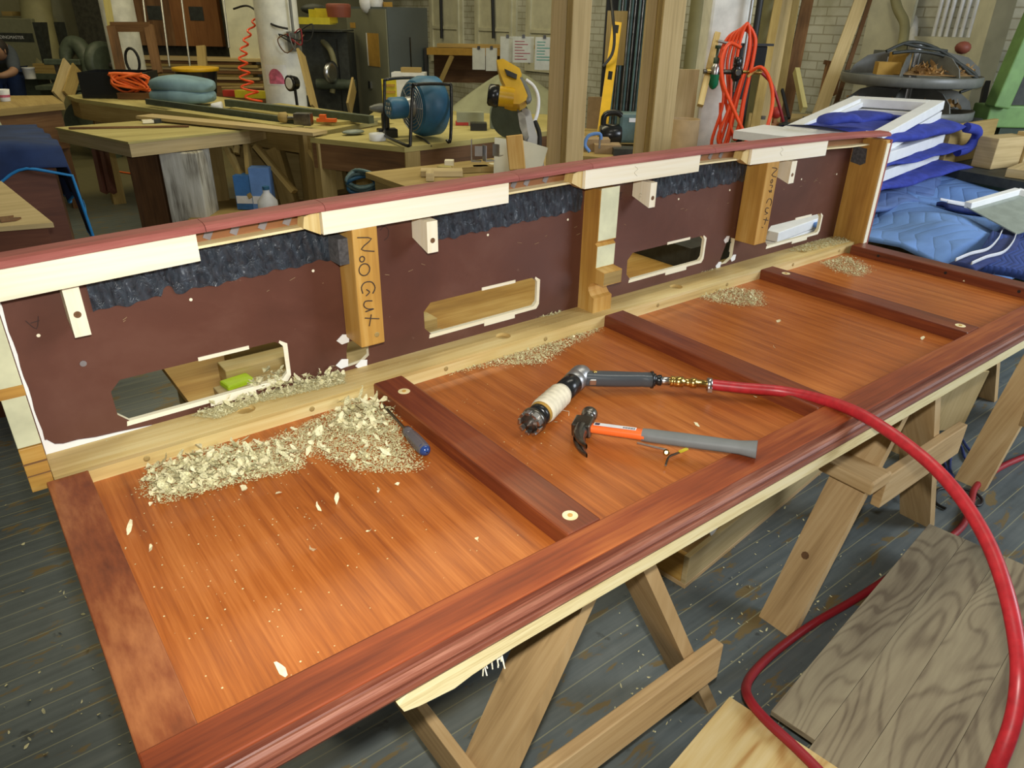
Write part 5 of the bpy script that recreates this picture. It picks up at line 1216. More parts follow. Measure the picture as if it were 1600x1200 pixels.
# ---- saw table with mitre saw and clutter behind the bar
table('saw_table', 'small plywood work table just behind the bar carrying the mitre saw', 'table', [V(1.80, 3.12, 0), V(3.05, 3.05, 0), V(3.05, 3.60, 0), V(1.80, 3.62, 0)], .78, .03, 'tan', 'tan', 'tan', ap=.08)
f = Fr(atz(810, 262, .781), 0); ms = thing('mitre_saw', tuple(f.b), 'yellow and black mitre saw with its head tipped up, on the small table', 'mitre saw')
MB().lathe(f.p(0, 0, .0), EZ, [(0, .13), (.03, .13), (.04, .12)], 28).build('turntable', 'alu', ms)
DM = 4.0
S = lambda u, v, d=DM: atd(u, v, d)
def slabd(pts, d, th_, nm, mt, par, bev=.006):
    m = MB(); a = [atd(u, v, d) for u, v in pts]; o0 = a[0]; nrm = (R3 @ V(0, 0, 1)).normalized(); ex_ = (R3 @ V(1, 0, 0)); ey_ = (R3 @ V(0, 1, 0))
    m.prism([((p - o0).dot(ex_), (p - o0).dot(ey_)) for p in a], o0 - nrm * th_ / 2, ex_, ey_, nrm, th_); return m.build(nm, mt, par, bev=bev)
slabd([(815, 170), (828, 175), (845, 235), (850, 262), (822, 262), (818, 225)], 4.02, .06, 'arm_casting', 'alu', ms)
slabd([(808, 172), (820, 180), (826, 215), (820, 222), (812, 200)], 3.96, .03, 'black_linkage', 'steeld', ms)
MB().lathe(atd(797, 183, 4.06), (-EW + EU * -.35).normalized(), [(0, .115), (.004, .115)], 48).build('saw_blade', 'olive', ms)
hd2 = slabd([(776, 100), (786, 98), (812, 113), (815, 122), (812, 128), (816, 135), (824, 155), (822, 162), (812, 168), (800, 168), (788, 164), (790, 140), (786, 132), (781, 120)], 3.93, .10, 'saw_head', 'yellow', ms, bev=.012)
slabd([(788, 108), (808, 117), (807, 124), (792, 118)], 3.87, .012, 'grip_opening', 'blackp', hd2, bev=.002)
MB().lathe(atd(778, 150, 3.90), (EU * .9 - V(0, 0, .1)), [(-.055, .046), (-.045, .056), (0, .058), (.005, .05)], 26).build('motor_end_cap', 'blackp', ms)
MB().lathe(atd(780, 150, 3.90), (EU * .9 - V(0, 0, .1)), [(0, .052), (.08, .050)], 26).build('motor_barrel', 'yellow', ms)
MB().tube([atd(812, 124, 3.90), atd(822, 140, 3.90), atd(826, 155, 3.90), atd(822, 158, 3.90)], .018, 10, smooth_path=3).build('black_handle', 'greymach', ms)
MB().tube([atd(822, 125, 4.05), atd(834, 135, 4.05), atd(841, 152, 4.05), atd(840, 175, 4.05), atd(834, 193, 4.03)], .010, 10, smooth_path=4).build('dust_tube', 'label', ms)
MB().tube([atd(836, 190, 4.02), atd(843, 210, 4.0), atd(842, 240, 3.97), atd(838, 262, 3.95)], .013, 8, smooth_path=4).build('black_cable', 'black', ms)
# clutter on the saw table
f = Fr(atz(800, 262, .781), 5); one(MB().box((0, 0, 0), (.085, .02, .17), M4=basis(atd(806, 238, 3.72), (EU + EZ * .12).normalized(), EW, (EZ - EU * .12).normalized())), 'grooved_block', 'amber', 'reddish brown grooved block standing up among the clutter', 'block', bev=.004)
one(MB().prism([(-.04, -.09), (.05, -.08), (.045, .085), (-.035, .095)], atd(783, 244, 3.85), EU, EZ, EW, .004), 'card_sheet', 'offwhite', 'left pale card standing behind the grooved block', 'card')
one(MB().prism([(-.06, -.07), (.07, -.06), (.10, .05), (-.05, .09)], atd(826, 246, 3.8), EU, EZ, EW, .004), 'card_sheet', 'offwhite', 'right pale card standing in front of the mitre saw', 'card')
for i, (u, v, w_, h_) in enumerate(((737, 244, .05, .11), (757, 244, .05, .08), (775, 236, .04, .06), (748, 236, .10, .05))):
    f = Fr(V(*atd(u, v + 8, 3.75)), 30 * i); o_ = thing('wall_bracket', tuple(f.b), ['tall clear-ish steel bracket left', 'second steel bracket', 'small steel bracket by the cards', 'low wide steel bracket'][i] + ' among the clutter behind the bar', 'bracket')
    f.part('upright', 'steel', o_, -.002, .002, -.02, .02, 0, h_); f.part('foot', 'steel', o_, .003, w_, -.02, .02, 0, .004)
for i, (u, v, w_, d_, h_, mt, a) in enumerate(((690, 268, .22, .10, .03, 'tan2', 6), (707, 262, .16, .05, .025, 'bench', -14), (735, 263, .20, .06, .03, 'tan', 20), (770, 262, .22, .06, .03, 'tan', 10), (702, 256, .05, .05, .04, 'pine', 0), (672, 274, .04, .12, .04, 'tan2', 4), (780, 256, .10, .08, .02, 'pine', 20))):
    p = atz(u, v, .80); f = Fr((p.x, p.y, 0), a); one(f.box(MB(), -w_ / 2, w_ / 2, -d_ / 2, d_ / 2, .7815, .7815 + h_), 'wood_offcut', mt, ['framed pale off-cut at the left corner of the saw table', 'thin slanted stick among the saw table clutter', 'tan block below the steel brackets', 'tan block below the cards', 'tiny pale cube on the saw table', 'narrow pale block at the far left of the saw table', 'flat pale piece by the grooved block'][i], 'off-cut', bev=.002)

# under the fan bench: lumber, cords and colourful bags
f = Fr(gnd(440, 250, 4.9), 0); st = thing('lumber_cart', tuple(f.b), 'trestle of crossed struts under the table ends', 'trestle')
for a, b in (((355, 232), (395, 310)), ((385, 222), (392, 300)), ((400, 228), (460, 300)), ((372, 228), (370, 240)), ((485, 235), (520, 290))): MB().beam(atd(*a, 4.8), atd(*b, 4.8) + V(0, 0, 0), .03, .055, EW).build('strut', 'tan', st)
m = MB(); MB().beam(atd(430, 235, 5.0), atd(455, 320, 5.0), .10, .10, EW).build('post', 'tan', st); MB().beam(atd(520, 232, 4.7), atd(530, 300, 4.7), .10, .10, EW).build('post', 'tan', st)
f = Fr(gnd(470, 250, 5.5)); one(f.box(MB(), -.5, .55, 0, .03, 0.02, .7), 'plywood_sheet', 'tan', 'dull brown plywood sheet standing under the benches', 'plywood sheet')
for i, (u, w_, h_, z0, mt, lb_, ang) in enumerate(((382, .14, .22, .36, 'bluebox', 'blue and white carton on the low shelf', 0), (407, .13, .27, .36, 'bluequilt', 'second blue carton with curved print', 6))):
    p = atd(u, 290, 4.75); f = Fr((p.x, p.y, 0), ang); o_ = thing('blue_carton', tuple(f.p(0, 0, z0)), lb_, 'carton'); f.part('carton', mt, o_, -w_ / 2, w_ / 2, 0, .10, z0, z0 + h_); f.part('white_band', 'label', o_, -w_ / 2 + .005, w_ / 2 - .005, -.004, -.001, z0 + .04, z0 + .09)
p = atd(416, 300, 4.6); o_ = thing('white_jug', (p.x, p.y, .36), 'milky plastic jug in front of the blue cartons', 'jug'); MB().lathe((p.x, p.y, .36), EZ, [(0, .06), (.01, .065), (.10, .062), (.15, .022), (.17, .02)], 20).build('jug_body', 'label', o_); MB().lathe((p.x, p.y, .5305), EZ, [(0, .022), (.02, .022)], 14).build('cap', 'blue_f', o_)
f = Fr(gnd(395, 300, 4.75)); one(f.box(MB(), -.35, .45, -.25, .35, .30, .355), 'low_shelf', 'tan', 'low shelf board under the tables holding cartons', 'shelf')
for a in ((-.3,), (.4,)): one(f.box(MB(), a[0] - .03, a[0] + .03, 0, .1, 0, .299), 'shelf_block', 'brownw', 'block holding up the low shelf' + (', left' if a[0] < 0 else ', right'), 'block')
p = atd(567, 290, 4.2); o_ = thing('cord_bundle', (p.x, p.y, p.z - .08), 'tangled yellow and teal cords under the fan bench', 'cords'); random.seed(3)
for mt, n_ in (('yellow', 2), ('teal', 3), ('blue_f', 1)):
    for k in range(n_): MB().tube([p + EU * (.09 * math.cos(a * 1.26 + k)) + EZ * (.05 * math.sin(a * 1.26 + k) + .02 * k) + EW * .03 * math.sin(a * 2.2 + k) for a in range(10)], .010, 8, smooth_path=4).build('cord', mt, o_)
f = Fr(gnd(600, 280, 4.25)); one(f.box(MB(), -.4, .3, -.08, .3, .0, .34), 'storage_box', 'dark', 'dark box under the fan bench', 'box')
one(MB().tube([atz(150, 262, .01), atz(185, 268, .01), atz(210, 272, .01)], .008, 8, smooth_path=3), 'extension_cord', 'orange', 'orange cord on the floor behind the weathered blocks', 'cord')

# ---- left foreground cabinet, blanket, pale table
lc = thing('brown_cabinet', (.05, 4.5, 0), 'red-brown cabinet at far left partly under the dark blue blanket', 'cabinet')
MB().bx(-.9, .46, 4.46, 5.3, 0, .90).build('carcase', 'redbrown', lc); MB().bx(.461, .475, 4.5, 5.25, .05, .85).build('door', 'brownw', lc)
def drape(u, v):
    x = -.95 + u * 1.43; y = 5.3 - v; z = .930 + .012 * math.sin(x * 9 + y * 4)
    if v > .86: y = 4.415 - (v - .86) * .15; z = .925 - (v - .86) / .14 * (.15 + .05 * math.sin(x * 14)); y -= .012 * math.sin(x * 20)
    if u > .93: k = (u - .93) / .07; x = .505 + .012 * math.sin(y * 25) + k * .05; z = min(z, .925 - k * (.36 + .12 * max(0, v - .7) / .3 + .06 * math.sin(y * 9)))
    return V(x, y, z)
bl = thing('moving_blanket', (-.2, 4.5, .90), 'dark navy moving blanket draped over the brown cabinet with bright blue hem', 'blanket')
MB().grid(drape, 44, 44).build('cloth', 'tarp', bl, solid=.012)
MB().tube([drape(k / 40, 1.0) for k in range(41)], .008, 8).build('hem', 'cyan', bl); MB().tube([drape(1.0, k / 40) for k in range(41)], .008, 8).build('hem', 'cyan', bl)
one(MB().grid(lambda u, v: V(-.6 + .95 * u, 5.33 + .5 * v, .93 + .02 * math.sin(u * 11) * math.cos(v * 8) - .05 * v), 20, 10), 'grey_quilt', 'sheet', 'pale grey-green quilt lying behind the navy blanket', 'blanket', solid=.02)
f2 = [V(-.9, 3.56, 0), atz(83, 348, .80), atz(2, 283, .80), V(-.9, 4.37, 0)]
pt_ = thing('pale_topped_cabinet', (-.3, 3.9, 0), 'red-brown cabinet with a pale plywood top at the left edge', 'cabinet')
slab(f2, .80, .018).build('plywood_top', 'tan2', pt_); MB().prism([(-.88, 3.60), (atz(83, 348, .80).x - .02, atz(83, 348, .80).y + .03), (atz(2, 283, .80).x - .02, 4.34), (-.88, 4.34)], (0, 0, 0), (1, 0, 0), (0, 1, 0), (0, 0, 1), .781).build('carcase', 'redbrown', pt_)
one(MB().prism([(0, 0), (.05, 0), (.07, .03), (.03, .05), (.05, .08), (0, .08)], atz(2, 348, .801), (1, 0, 0), (0, 1, 0), (0, 0, 1), .006), 'jigsaw_scrap', 'brownw', 'small dark cut scrap on the pale plywood top', 'scrap')
for i, u in enumerate((148, 160)): lean('timber_leg', 'redbrown', ['left dark red strut by the blanket', 'right dark red strut by the blanket'][i], u, 225, 4.9, u + 16, 300, 4.8, .03, .05, 'strut')

# ---- low platform seen through the cut-outs
lp = thing('low_platform', (1.6, 2.2, 0), 'amber plywood work platform seen through the cut-outs behind the bar', 'platform')
MB().bx(.42, 3.3, 1.62, 2.62, .43, .45).build('platform_top', 'amber', lp)
for x in (.5, 1.8, 3.2):
    for y in (1.7, 2.5): MB().bx(x - .04, x + .04, y - .04, y + .04, 0, .43).build('leg', 'tan', lp)
for k in range(4): one(MB().bx(.50 + .05 * k, 1.35, 2.10 + .10 * k, 2.185 + .10 * k, .451, .475 + .035 * k), 'lumber_strip', ['tan2', 'cleatw', 'tan', 'cleatw'][k], ['lowest grooved strip seen through the left cut-out', 'second grooved strip seen through the left cut-out', 'third strip seen through the left cut-out', 'hindmost strip seen through the left cut-out'][k], 'strip', bev=.003)
one(MB().bx(.60, 1.3, 1.80, 2.05, .451, .458), 'dark_cloth', 'tarp', 'dark cloth on the platform seen through the left cut-out', 'cloth')
o_ = one(MB().beam(atz(350, 606, .475), atz(392, 592, .475), .06, .03), 'lime_tool', 'lime', 'lime green tool glimpsed through the left cut-out', 'tool', bev=.006)
one(MB().bx(2.75, 3.2, 2.15, 2.55, .451, .56), 'dark_box', 'dark', 'dark box glimpsed through the third cut-out', 'box')
for k in range(3): one(MB().box((3.00, 1.86, .615 + .046 * k), (.46, .22, .043), (0, 0, .12)), 'white_board', 'white', ['lowest', 'middle', 'top'][k] + ' white board seen through the right cut-out', 'board', bev=.003)
one(MB().box((3.00, 1.86, .522), (.42, .20, .138), (0, 0, .12)), 'storage_crate', 'card', 'crate under the white boards behind the right cut-out', 'crate')
# ---- tall posts
for i, (u, w_, dd, mt, lb_) in enumerate(((869, .075, 3.7, 'tan2', 'leftmost board of the left tall bundle'), (889, .050, 3.66, 'tan', 'thin middle board of the left tall bundle'), (903, .090, 3.6, 'tan2', 'widest pale board of the left tall bundle'),
        (1013, .055, 4.0, 'tan2', 'leftmost board of the right tall bundle'), (1027, .035, 3.97, 'tan', 'thin middle board of the right tall bundle'), (1047, .115, 3.92, 'tan2', 'widest board of the right tall bundle'))):
    p = gnd(u - (0 if i < 3 else 6), 130, dd); m = MB(); m.box((0, 0, 0), (2.9, w_, .045), M4=basis(V(p.x, p.y, 1.4505), EZ, EU, EW)); one(m, 'tall_board', mt, lb_ + ' standing upright behind the bar', 'board', bev=.003)
# spirit level, conduit hose, rods
lv = thing('spirit_level', tuple(gnd(950, 200, 4.9)), 'long yellow spirit level leaning upright between the board bundles', 'spirit level')
a, b = atd(964, 36, 5.0), atd(941, 205, 4.7); lvx = (b - a).normalized()
MB().beam(a, b + lvx * .25, .025, .065, EU).build('body', 'yellow', lv, bev=.003)
for t in (.06, .50, .93): c = a.lerp(b, t); MB().beam(c - lvx * .035 - EW * .016, c + lvx * .035 - EW * .016, .006, .028, EU).build('vial', 'blackp', lv)
one(MB().tube([atd(953, -20, 4.9), atd(958, 30, 4.85), atd(960, 60, 4.85), atd(956, 85, 4.85), atd(942, 104, 4.85)], .010, 8, smooth_path=5), 'black_hose', 'black', 'thin black hose hanging across the spirit level', 'hose')
one(MB().box(atd(962, 60, 5.15), (.14, .02, .35), (0, 0, -.66)), 'thin_board', 'tan', 'thin tan board behind the spirit level top', 'board')
rk = gnd(990, 120, 5.7)
RDL = ['leftmost', 'second from the left', 'third from the left', 'fourth from the left', 'fifth from the left', 'sixth from the left', 'seventh from the left', 'seventh from the right', 'sixth from the right', 'fifth from the right', 'fourth from the right', 'third from the right', 'second from the right', 'rightmost']
for i in range(14):
    q = Fr(rk).p(-.17 + i * .026, .03 * (i % 3), 0); one(MB().cyl(q, q + V(0, 0, 2.7) + EU * .03, .009, 8), 'steel_rod', 'steeld' if i % 2 else 'teal', 'thin metal rod in the dark rack, ' + RDL[i], 'rod', 'rods in the dark rack')
f = Fr(rk); one(f.box(MB(), -.24, .24, .12, .16, 0, 2.75), 'dark_rack_board', 'blackp', 'black board behind the upright metal rods', 'board')
f = Fr(gnd(930, 150, 5.3)); one(f.box(MB(), -.05, .10, 0, .02, .0, 1.02), 'brown_sheet', 'card', 'brown sheet standing behind the spirit level', 'sheet'); one(f.box(MB(), -.10, .10, -.12, -.10, .0, .80), 'tan_sheet', 'tan2', 'lower tan sheet standing left of the spirit level', 'sheet')
table('tool_bench', 'bench behind the tall boards holding a teal power tool', 'bench', [gnd(905, 225, 4.3), gnd(1080, 225, 4.1), gnd(1080, 190, 5.2), gnd(905, 190, 5.4)], .80, .04, 'tan', 'brownw', 'tan')
f = Fr(V(*gnd(972, 200, 4.6)) + V(0, 0, .802)); pt = thing('power_tool', tuple(f.b), 'large teal and black power tool between the two board bundles', 'power tool')
f.part('housing', 'teal', pt, -.02, .20, 0, .15, .02, .20, bev=.02); MB().lathe(f.p(-.14, .02, .07), f.u, [(0, .05), (.01, .065), (.12, .065), (.14, .05)], 22).build('motor', 'blackp', pt); MB().tube([f.p(-.12, .02, .12), f.p(-.11, .02, .19), f.p(-.03, .02, .20), f.p(.02, .02, .15)], .018, 8, smooth_path=4).build('handle', 'blackp', pt); f.part('label_plate', 'label', pt, .04, .10, -.005, -.001, .15, .175)
MB().lathe(f.p(.18, -.02, .05), -f.w, [(0, .06), (.02, .06)], 20).build('wheel', 'dark', pt)
for i, (u, v, w_, h_, mt, nm, lb_) in enumerate(((928, 222, .20, .07, 'card', 'cardboard_box', 'low cardboard box on the tool bench'), (950, 232, .16, .05, 'card', 'cardboard_box', 'smaller cardboard box in front of the first'), (985, 238, .20, .04, 'dark', 'dark_tray', 'dark tray on the tool bench'))):
    p = atz(u, v, .81); f = Fr((p.x, p.y, 0)); f.b = gnd(u, v, 4.45 - .06 * i); one(f.box(MB(), -w_ / 2, w_ / 2, 0, .12, .801, .801 + h_), nm, mt, lb_, 'box' if i < 2 else 'tray')
pg = atd(922, 226, 4.15); gc = thing('g_clamp', tuple(pg), 'pale blue G-clamp beside the low cardboard box', 'clamp'); MB().tube([pg + EU * .06 + V(0, 0, .03), pg + EU * .05 + V(0, 0, .06), pg - EU * .01 + V(0, 0, .05), pg - EU * .03, pg - V(0, 0, .04)], .010, 8, smooth_path=4).build('clamp_frame', 'bluequilt', gc); MB().cyl(pg + EU * .055 + V(0, 0, -.02), pg + EU * .055 + V(0, 0, .05), .006).build('screw', 'steel', gc)
# cardboard tube, board, and column with regulators
p = gnd(1067, 220, 4.45); one(MB().lathe((p.x, p.y, 0), EZ, [(0, .088), (1.0, .088), (1.001, .080), (.60, .080)], 30, cap=False), 'cardboard_tube', 'card', 'wide brown cardboard tube standing left of the white column', 'tube')
p = gnd(1068, 150, 4.75); f = Fr(p); one(f.box(MB(), -.075, .085, 0, .03, 0, 1.25), 'plain_board', 'tan2', 'plain tan board standing behind the cardboard tube', 'board')
p = gnd(1128, 120, 4.7); f = Fr(p); one(f.box(MB(), -.125, .125, 0, .25, 0, 3.4), 'square_column', 'colw', 'square white column carrying the air filters and orange hose', 'column', bev=.02)
WC = f
p = gnd(1090, 60, 5.6); one(MB().cyl((p.x, p.y, 0), (p.x, p.y, 3.4), .085, 24), 'cream_pipe', 'ducty', 'fat cream pipe behind the white column on its left', 'pipe')
for i, (u, dd, r, mt) in enumerate(((1112, 4.95, .014, 'black'), (1183, 4.95, .022, 'black'), (1171, 4.55, .010, 'alu'))):
    p = gnd(u - 4, 60, dd); one(MB().cyl((p.x, p.y, 1.15 if i == 2 else .0), (p.x, p.y, 3.4), r, 10), 'service_pipe', mt, ['thin black pipe left of the white column', 'black pipe right of the white column', 'shiny thin conduit coming down to the orange hose'][i], 'pipe')
p = gnd(1200, 60, 5.9); one(MB().cyl((p.x, p.y, 0), (p.x, p.y, 3.4), .08, 20), 'cream_pipe', 'ducty', 'cream pipe right of the white column', 'pipe')
lean('wooden_stick', 'cleatw', 'square stick leaning in front of the white column', 1121, 52, 4.45, 1094, 165, 4.4, .03, .035, 'stick', face=EU)
one(MB().cyl(atd(1122, 64, 4.42), atd(1158, 72, 4.42), .008, 8), 'peg_rod', 'alu', 'thin rod from the stick to the hose', 'rod')
fl_ = thing('air_filter', tuple(atd(1117, 130, 4.4)), 'air filter with green bowl on the white column', 'air filter')
pf_ = atd(1117, 112, 4.4); MB().lathe(pf_ + V(0, 0, -.10), EZ, [(0, .006), (.01, .02), (.03, .030), (.085, .030)], 20).build('green_bowl', 'green_g', fl_); MB().lathe(pf_ + V(0, 0, -.0145), EZ, [(0, .026), (.035, .028), (.05, .020), (.06, .016)], 20).build('filter_head', 'steel', fl_)
MB().lathe(pf_ + V(0, 0, .046), EZ, [(0, .018), (.03, .018), (.035, .008), (.08, .008), (.082, .018), (.10, .018)], 14).build('knob', 'darkgreen', fl_); MB().cyl(pf_ - EU * .07, pf_ + EU * .17, .014, 14).build('manifold_pipe', 'steeld', fl_); MB().lathe(pf_ - EU * .05, EU, [(0, .022), (.02, .022)], 6).build('hex_nut', 'brass', fl_)
rg = thing('pressure_regulator', tuple(atd(1151, 110, 4.4)), 'black pressure regulator beside the green-bowled filter', 'regulator'); pr_ = atd(1151, 113, 4.38)
MB().lathe(pr_ + V(0, 0, -.05), EZ, [(0, .015), (.02, .03), (.07, .032), (.08, .022), (.085, .026), (.13, .026), (.135, .02)], 20).build('body', 'blackp', rg); MB().lathe(pr_ - EW * .03, -EW, [(0, .018), (.01, .020), (.012, .016)], 18).build('gauge', 'steeld', rg)
MB().cyl(pr_ + V(0, 0, -.05), pr_ + V(0, 0, -.11), .006).build('drain', 'steeld', rg)
vb = thing('brass_valve', tuple(atd(1172, 115, 4.35)), 'brass valve fittings where the orange hose joins', 'valve'); MB().cyl(atd(1160, 112, 4.36), atd(1190, 114, 4.36), .010, 10).build('fitting', 'brass', vb); MB().beam(atd(1168, 120, 4.34), atd(1182, 108, 4.34), .008, .014).build('lever', 'brass', vb)
f = Fr(atd(1178, 88, 4.62)); sw_ = thing('switch_box', tuple(f.b), 'black switch box on the right side of the white column', 'switch box'); f.part('box', 'blackp', sw_, -.02, .08, 0, .08, -.07, .06, bev=.006); f.part('bracket', 'black', sw_, -.13, .11, -.02, .0, .061, .075); f.part('plate', 'black', sw_, -.10, -.021, .01, .03, -.26, .06)
# orange hose hank: several loops of one hose over the peg
pk = atd(1163, 52, 4.42); loops = []
random.seed(21)
for k in range(5):
    bot = (.66, .58, .70, .62, .68)[k]; lx_ = -.035 - .022 * k; rx_ = .030 + .013 * ((k * 3) % 5); bx_ = (-.05, .02, -.08, .04, -.02)[k]
    for (x, z) in ((lx_, -.18), (lx_ * .75, -.03), (-.0, .055 - .009 * k), (rx_ * .9, -.02), (rx_, -.15), (rx_ * .6 + bx_ * .4, -.38), (bx_ + .025, -bot * .92), (bx_, -bot), (bx_ - .03, -bot * .9), (lx_ * .6 + bx_ * .3, -.40)): loops.append(pk + EU * (x - .005) + EW * (.014 * k - .05) + V(0, 0, z))
hk = thing('orange_hose', tuple(V(pk.x, pk.y, pk.z - .7)), 'bright orange air hose hung in long loops on the white column', 'hose')
MB().tube(loops, .0100, 8, smooth_path=6).build('coiled_hose', 'orangeh', hk)
MB().tube([atd(1172, 112, 4.34), atd(1188, 105, 4.3), atd(1200, 118, 4.3), atd(1207, 145, 4.3), atd(1205, 175, 4.3), atd(1196, 207, 4.3)], .011, 10, smooth_path=6).build('right_loop', 'orangeh', hk)
MB().tube([atd(1158, 75, 4.34), atd(1140, 68, 4.34), atd(1128, 90, 4.34), atd(1130, 130, 4.34), atd(1148, 175, 4.34), atd(1165, 215, 4.34), atd(1168, 240, 4.34)], .011, 10, smooth_path=6).build('left_loop', 'orangeh', hk)
one(MB().tube([atd(1188, 112, 4.45), atd(1205, 130, 4.5), atd(1216, 160, 4.55), atd(1224, 190, 4.6)], .010, 8, smooth_path=4), 'old_red_hose', 'reddark', 'old dark red hose sloping down right of the orange hose', 'hose')
# ---- right side: leaning planks, bench, bricks
for i, (u0, u1, dd, w_, mt, lb_) in enumerate(((1222, 1188, 5.2, .06, 'tan', 'leftmost of the leaning planks'), (1235, 1203, 5.3, .08, 'tan2', 'second leaning plank, darker edge'), (1248, 1218, 5.4, .06, 'tan', 'third leaning plank'), (1268, 1232, 5.5, .09, 'brownw', 'rightmost and darkest of the leaning planks'))):
    lean('leaning_plank', mt, lb_ + ' right of the white column', u0, -30, dd + .5, u1, 150, dd, .03, w_, 'plank', zmin=.01, face=EU)
lean('long_moulding', 'tan2', 'long pale moulding leaning alone against the brick wall', 1352, -20, 5.6, 1290, 150, 5.3, .03, .09, 'plank', zmin=.01, face=EU)
lean('dark_moulding', 'brownw', 'dark strip behind the long pale moulding', 1366, -20, 5.7, 1310, 150, 5.4, .03, .03, 'strip', zmin=.01, face=EU)
fo = thing('picture_frame', tuple(atd(1300, 145, 5.5)), 'small brown open frame standing on the brick-side bench', 'frame')
for a, b in (((1295, 98), (1284, 148)), ((1313, 100), (1302, 148)), ((1288, 97), (1317, 102))): MB().beam(atd(*a, 5.5), atd(*b, 5.5), .03, .04, EW).build('rail', 'brownw', fo)
table('brick_side_bench', 'tan bench along the brick wall under the leaning planks', 'bench', [gnd(1175, 170, 4.9), gnd(1345, 170, 4.9), gnd(1345, 150, 5.9), gnd(1175, 150, 5.9)], .86, .06, 'tan2', 'card', 'tan', ap=.20, inset=.02)
for i, (u, mt) in enumerate(((1197, 'steeld'), (1215, 'orangew'), (1232, 'dark'), (1262, 'steeld'), (1275, 'redrum'))):
    f = Fr(gnd(u, 160, 5.15), i * 25); o_ = thing('hand_plane', tuple(f.p(0, 0, .862)), ['small steel plane at the left of the brick-side bench', 'brown hand plane on the brick-side bench', 'dark low tool in the middle of the brick-side bench', 'steel vice-like tool right of the grey stick', 'reddish tool at the right of the brick-side bench'][i], 'tool')
    f.part('sole', mt, o_, -.06, .06, -.02, .02, .862, .885); f.part('knob', mt, o_, -.02, .01, -.015, .015, .8855, .93)
lean('grey_stick', 'bench', 'short grey-green stick leaning on the brick-side bench', 1244, 110, 4.95, 1256, 172, 4.8, .03, .05, 'stick')
lean('iron_bar', 'black', 'thin black bar leaning on the brick-side bench', 1222, 140, 4.8, 1233, 185, 4.7, .015, .02, 'bar')
one(MB().sph(atd(1213, 176, 4.9), .04, 12), 'red_ball', 'red', 'small dark red ball hanging under the brick-side bench', 'ball')
# door-like panels, electric board, conduits on the brick wall
def wallbox(nm, mt, u0, u1, v0, v1, xo, th_, par=None):
    a = atx(u0, v0, 6.5 - xo); b = atx(u1, v1, 6.5 - xo); a2 = atx(u0, v1, 6.5 - xo)
    return MB().bx(6.5 - xo, 6.5 - xo + th_, b.y, a.y, (a2.z + b.z) / 2, a.z) if par is None else MB().bx(6.5 - xo, 6.5 - xo + th_, b.y, a.y, (a2.z + b.z) / 2, a.z).build(nm, mt, par)
p = atx(1370, 60, 6.4); wd = thing('pale_door', (6.4, p.y, 0), 'cream door with a grey panel leaning on the brick wall', 'door')
ya, yb = atx(1350, 60, 6.42).y, atx(1418, 60, 6.42).y
MB().bx(6.41, 6.45, yb, ya, 0, 2.3).build('leaf', 'offwhite', wd); MB().bx(6.40, 6.409, yb + .10, ya - .12, 1.06, 1.34).build('grey_panel', 'greymach', wd)
ep_ = thing('electrical_panel', (6.4, atx(1490, 90, 6.4).y, .6), 'large cream electrical panel on the wall behind the dust machine', 'electrical panel')
ya, yb = atx(1434, 60, 6.42).y, atx(1555, 60, 6.42).y
MB().bx(6.36, 6.45, yb, ya, .35, 1.45).build('cover', 'offwhite', ep_); MB().bx(6.352, 6.359, yb + .08, ya - .06, .45, 1.36).build('door_leaf', 'offwhite', ep_)
ORD = ['leftmost', 'second from the left', 'third from the left', 'fourth from the left', 'fifth from the left', 'sixth from the left', 'seventh from the left', 'eighth from the left', 'ninth from the left', 'tenth from the left', 'eleventh from the left', 'twelfth from the left', 'thirteenth from the left', 'rightmost']
for ci, a in enumerate((1470, 1480, 1490, 1503, 1514, 1526, 1537, 1547)):
    y_ = atx(a, 10, 6.44).y; one(MB().cyl((6.44, y_, 1.452), (6.44, y_, 3.2), .016, 10), 'conduit', 'label', 'white conduit above the electrical panel, ' + (ORD[ci] if ci < 7 else 'rightmost'), 'conduit', 'conduits above the electrical panel')
one(MB().tube([atd(1395, -20, 5.6), atd(1402, 12, 5.55), atd(1413, 35, 5.5), atd(1412, 60, 5.45), atd(1408, 75, 5.4)], .035, 14, smooth_path=5), 'flexible_duct', 'ducty', 'curved yellow flexible duct above the dust machine', 'duct')
one(MB().cyl(atd(1430, 25, 5.8), atd(1425, 75, 5.7), .03, 12), 'drop_pipe', 'label', 'white drop pipe beside the flexible duct', 'pipe')
lean('dark_gap_strip', 'black', 'black strip standing in for the dark gap right of the electrical panel', 1562, 35, 5.2, 1530, 185, 5.1, .03, .035, 'strip', zmin=.01, face=EU)  # black strip paints in the shade of a gap
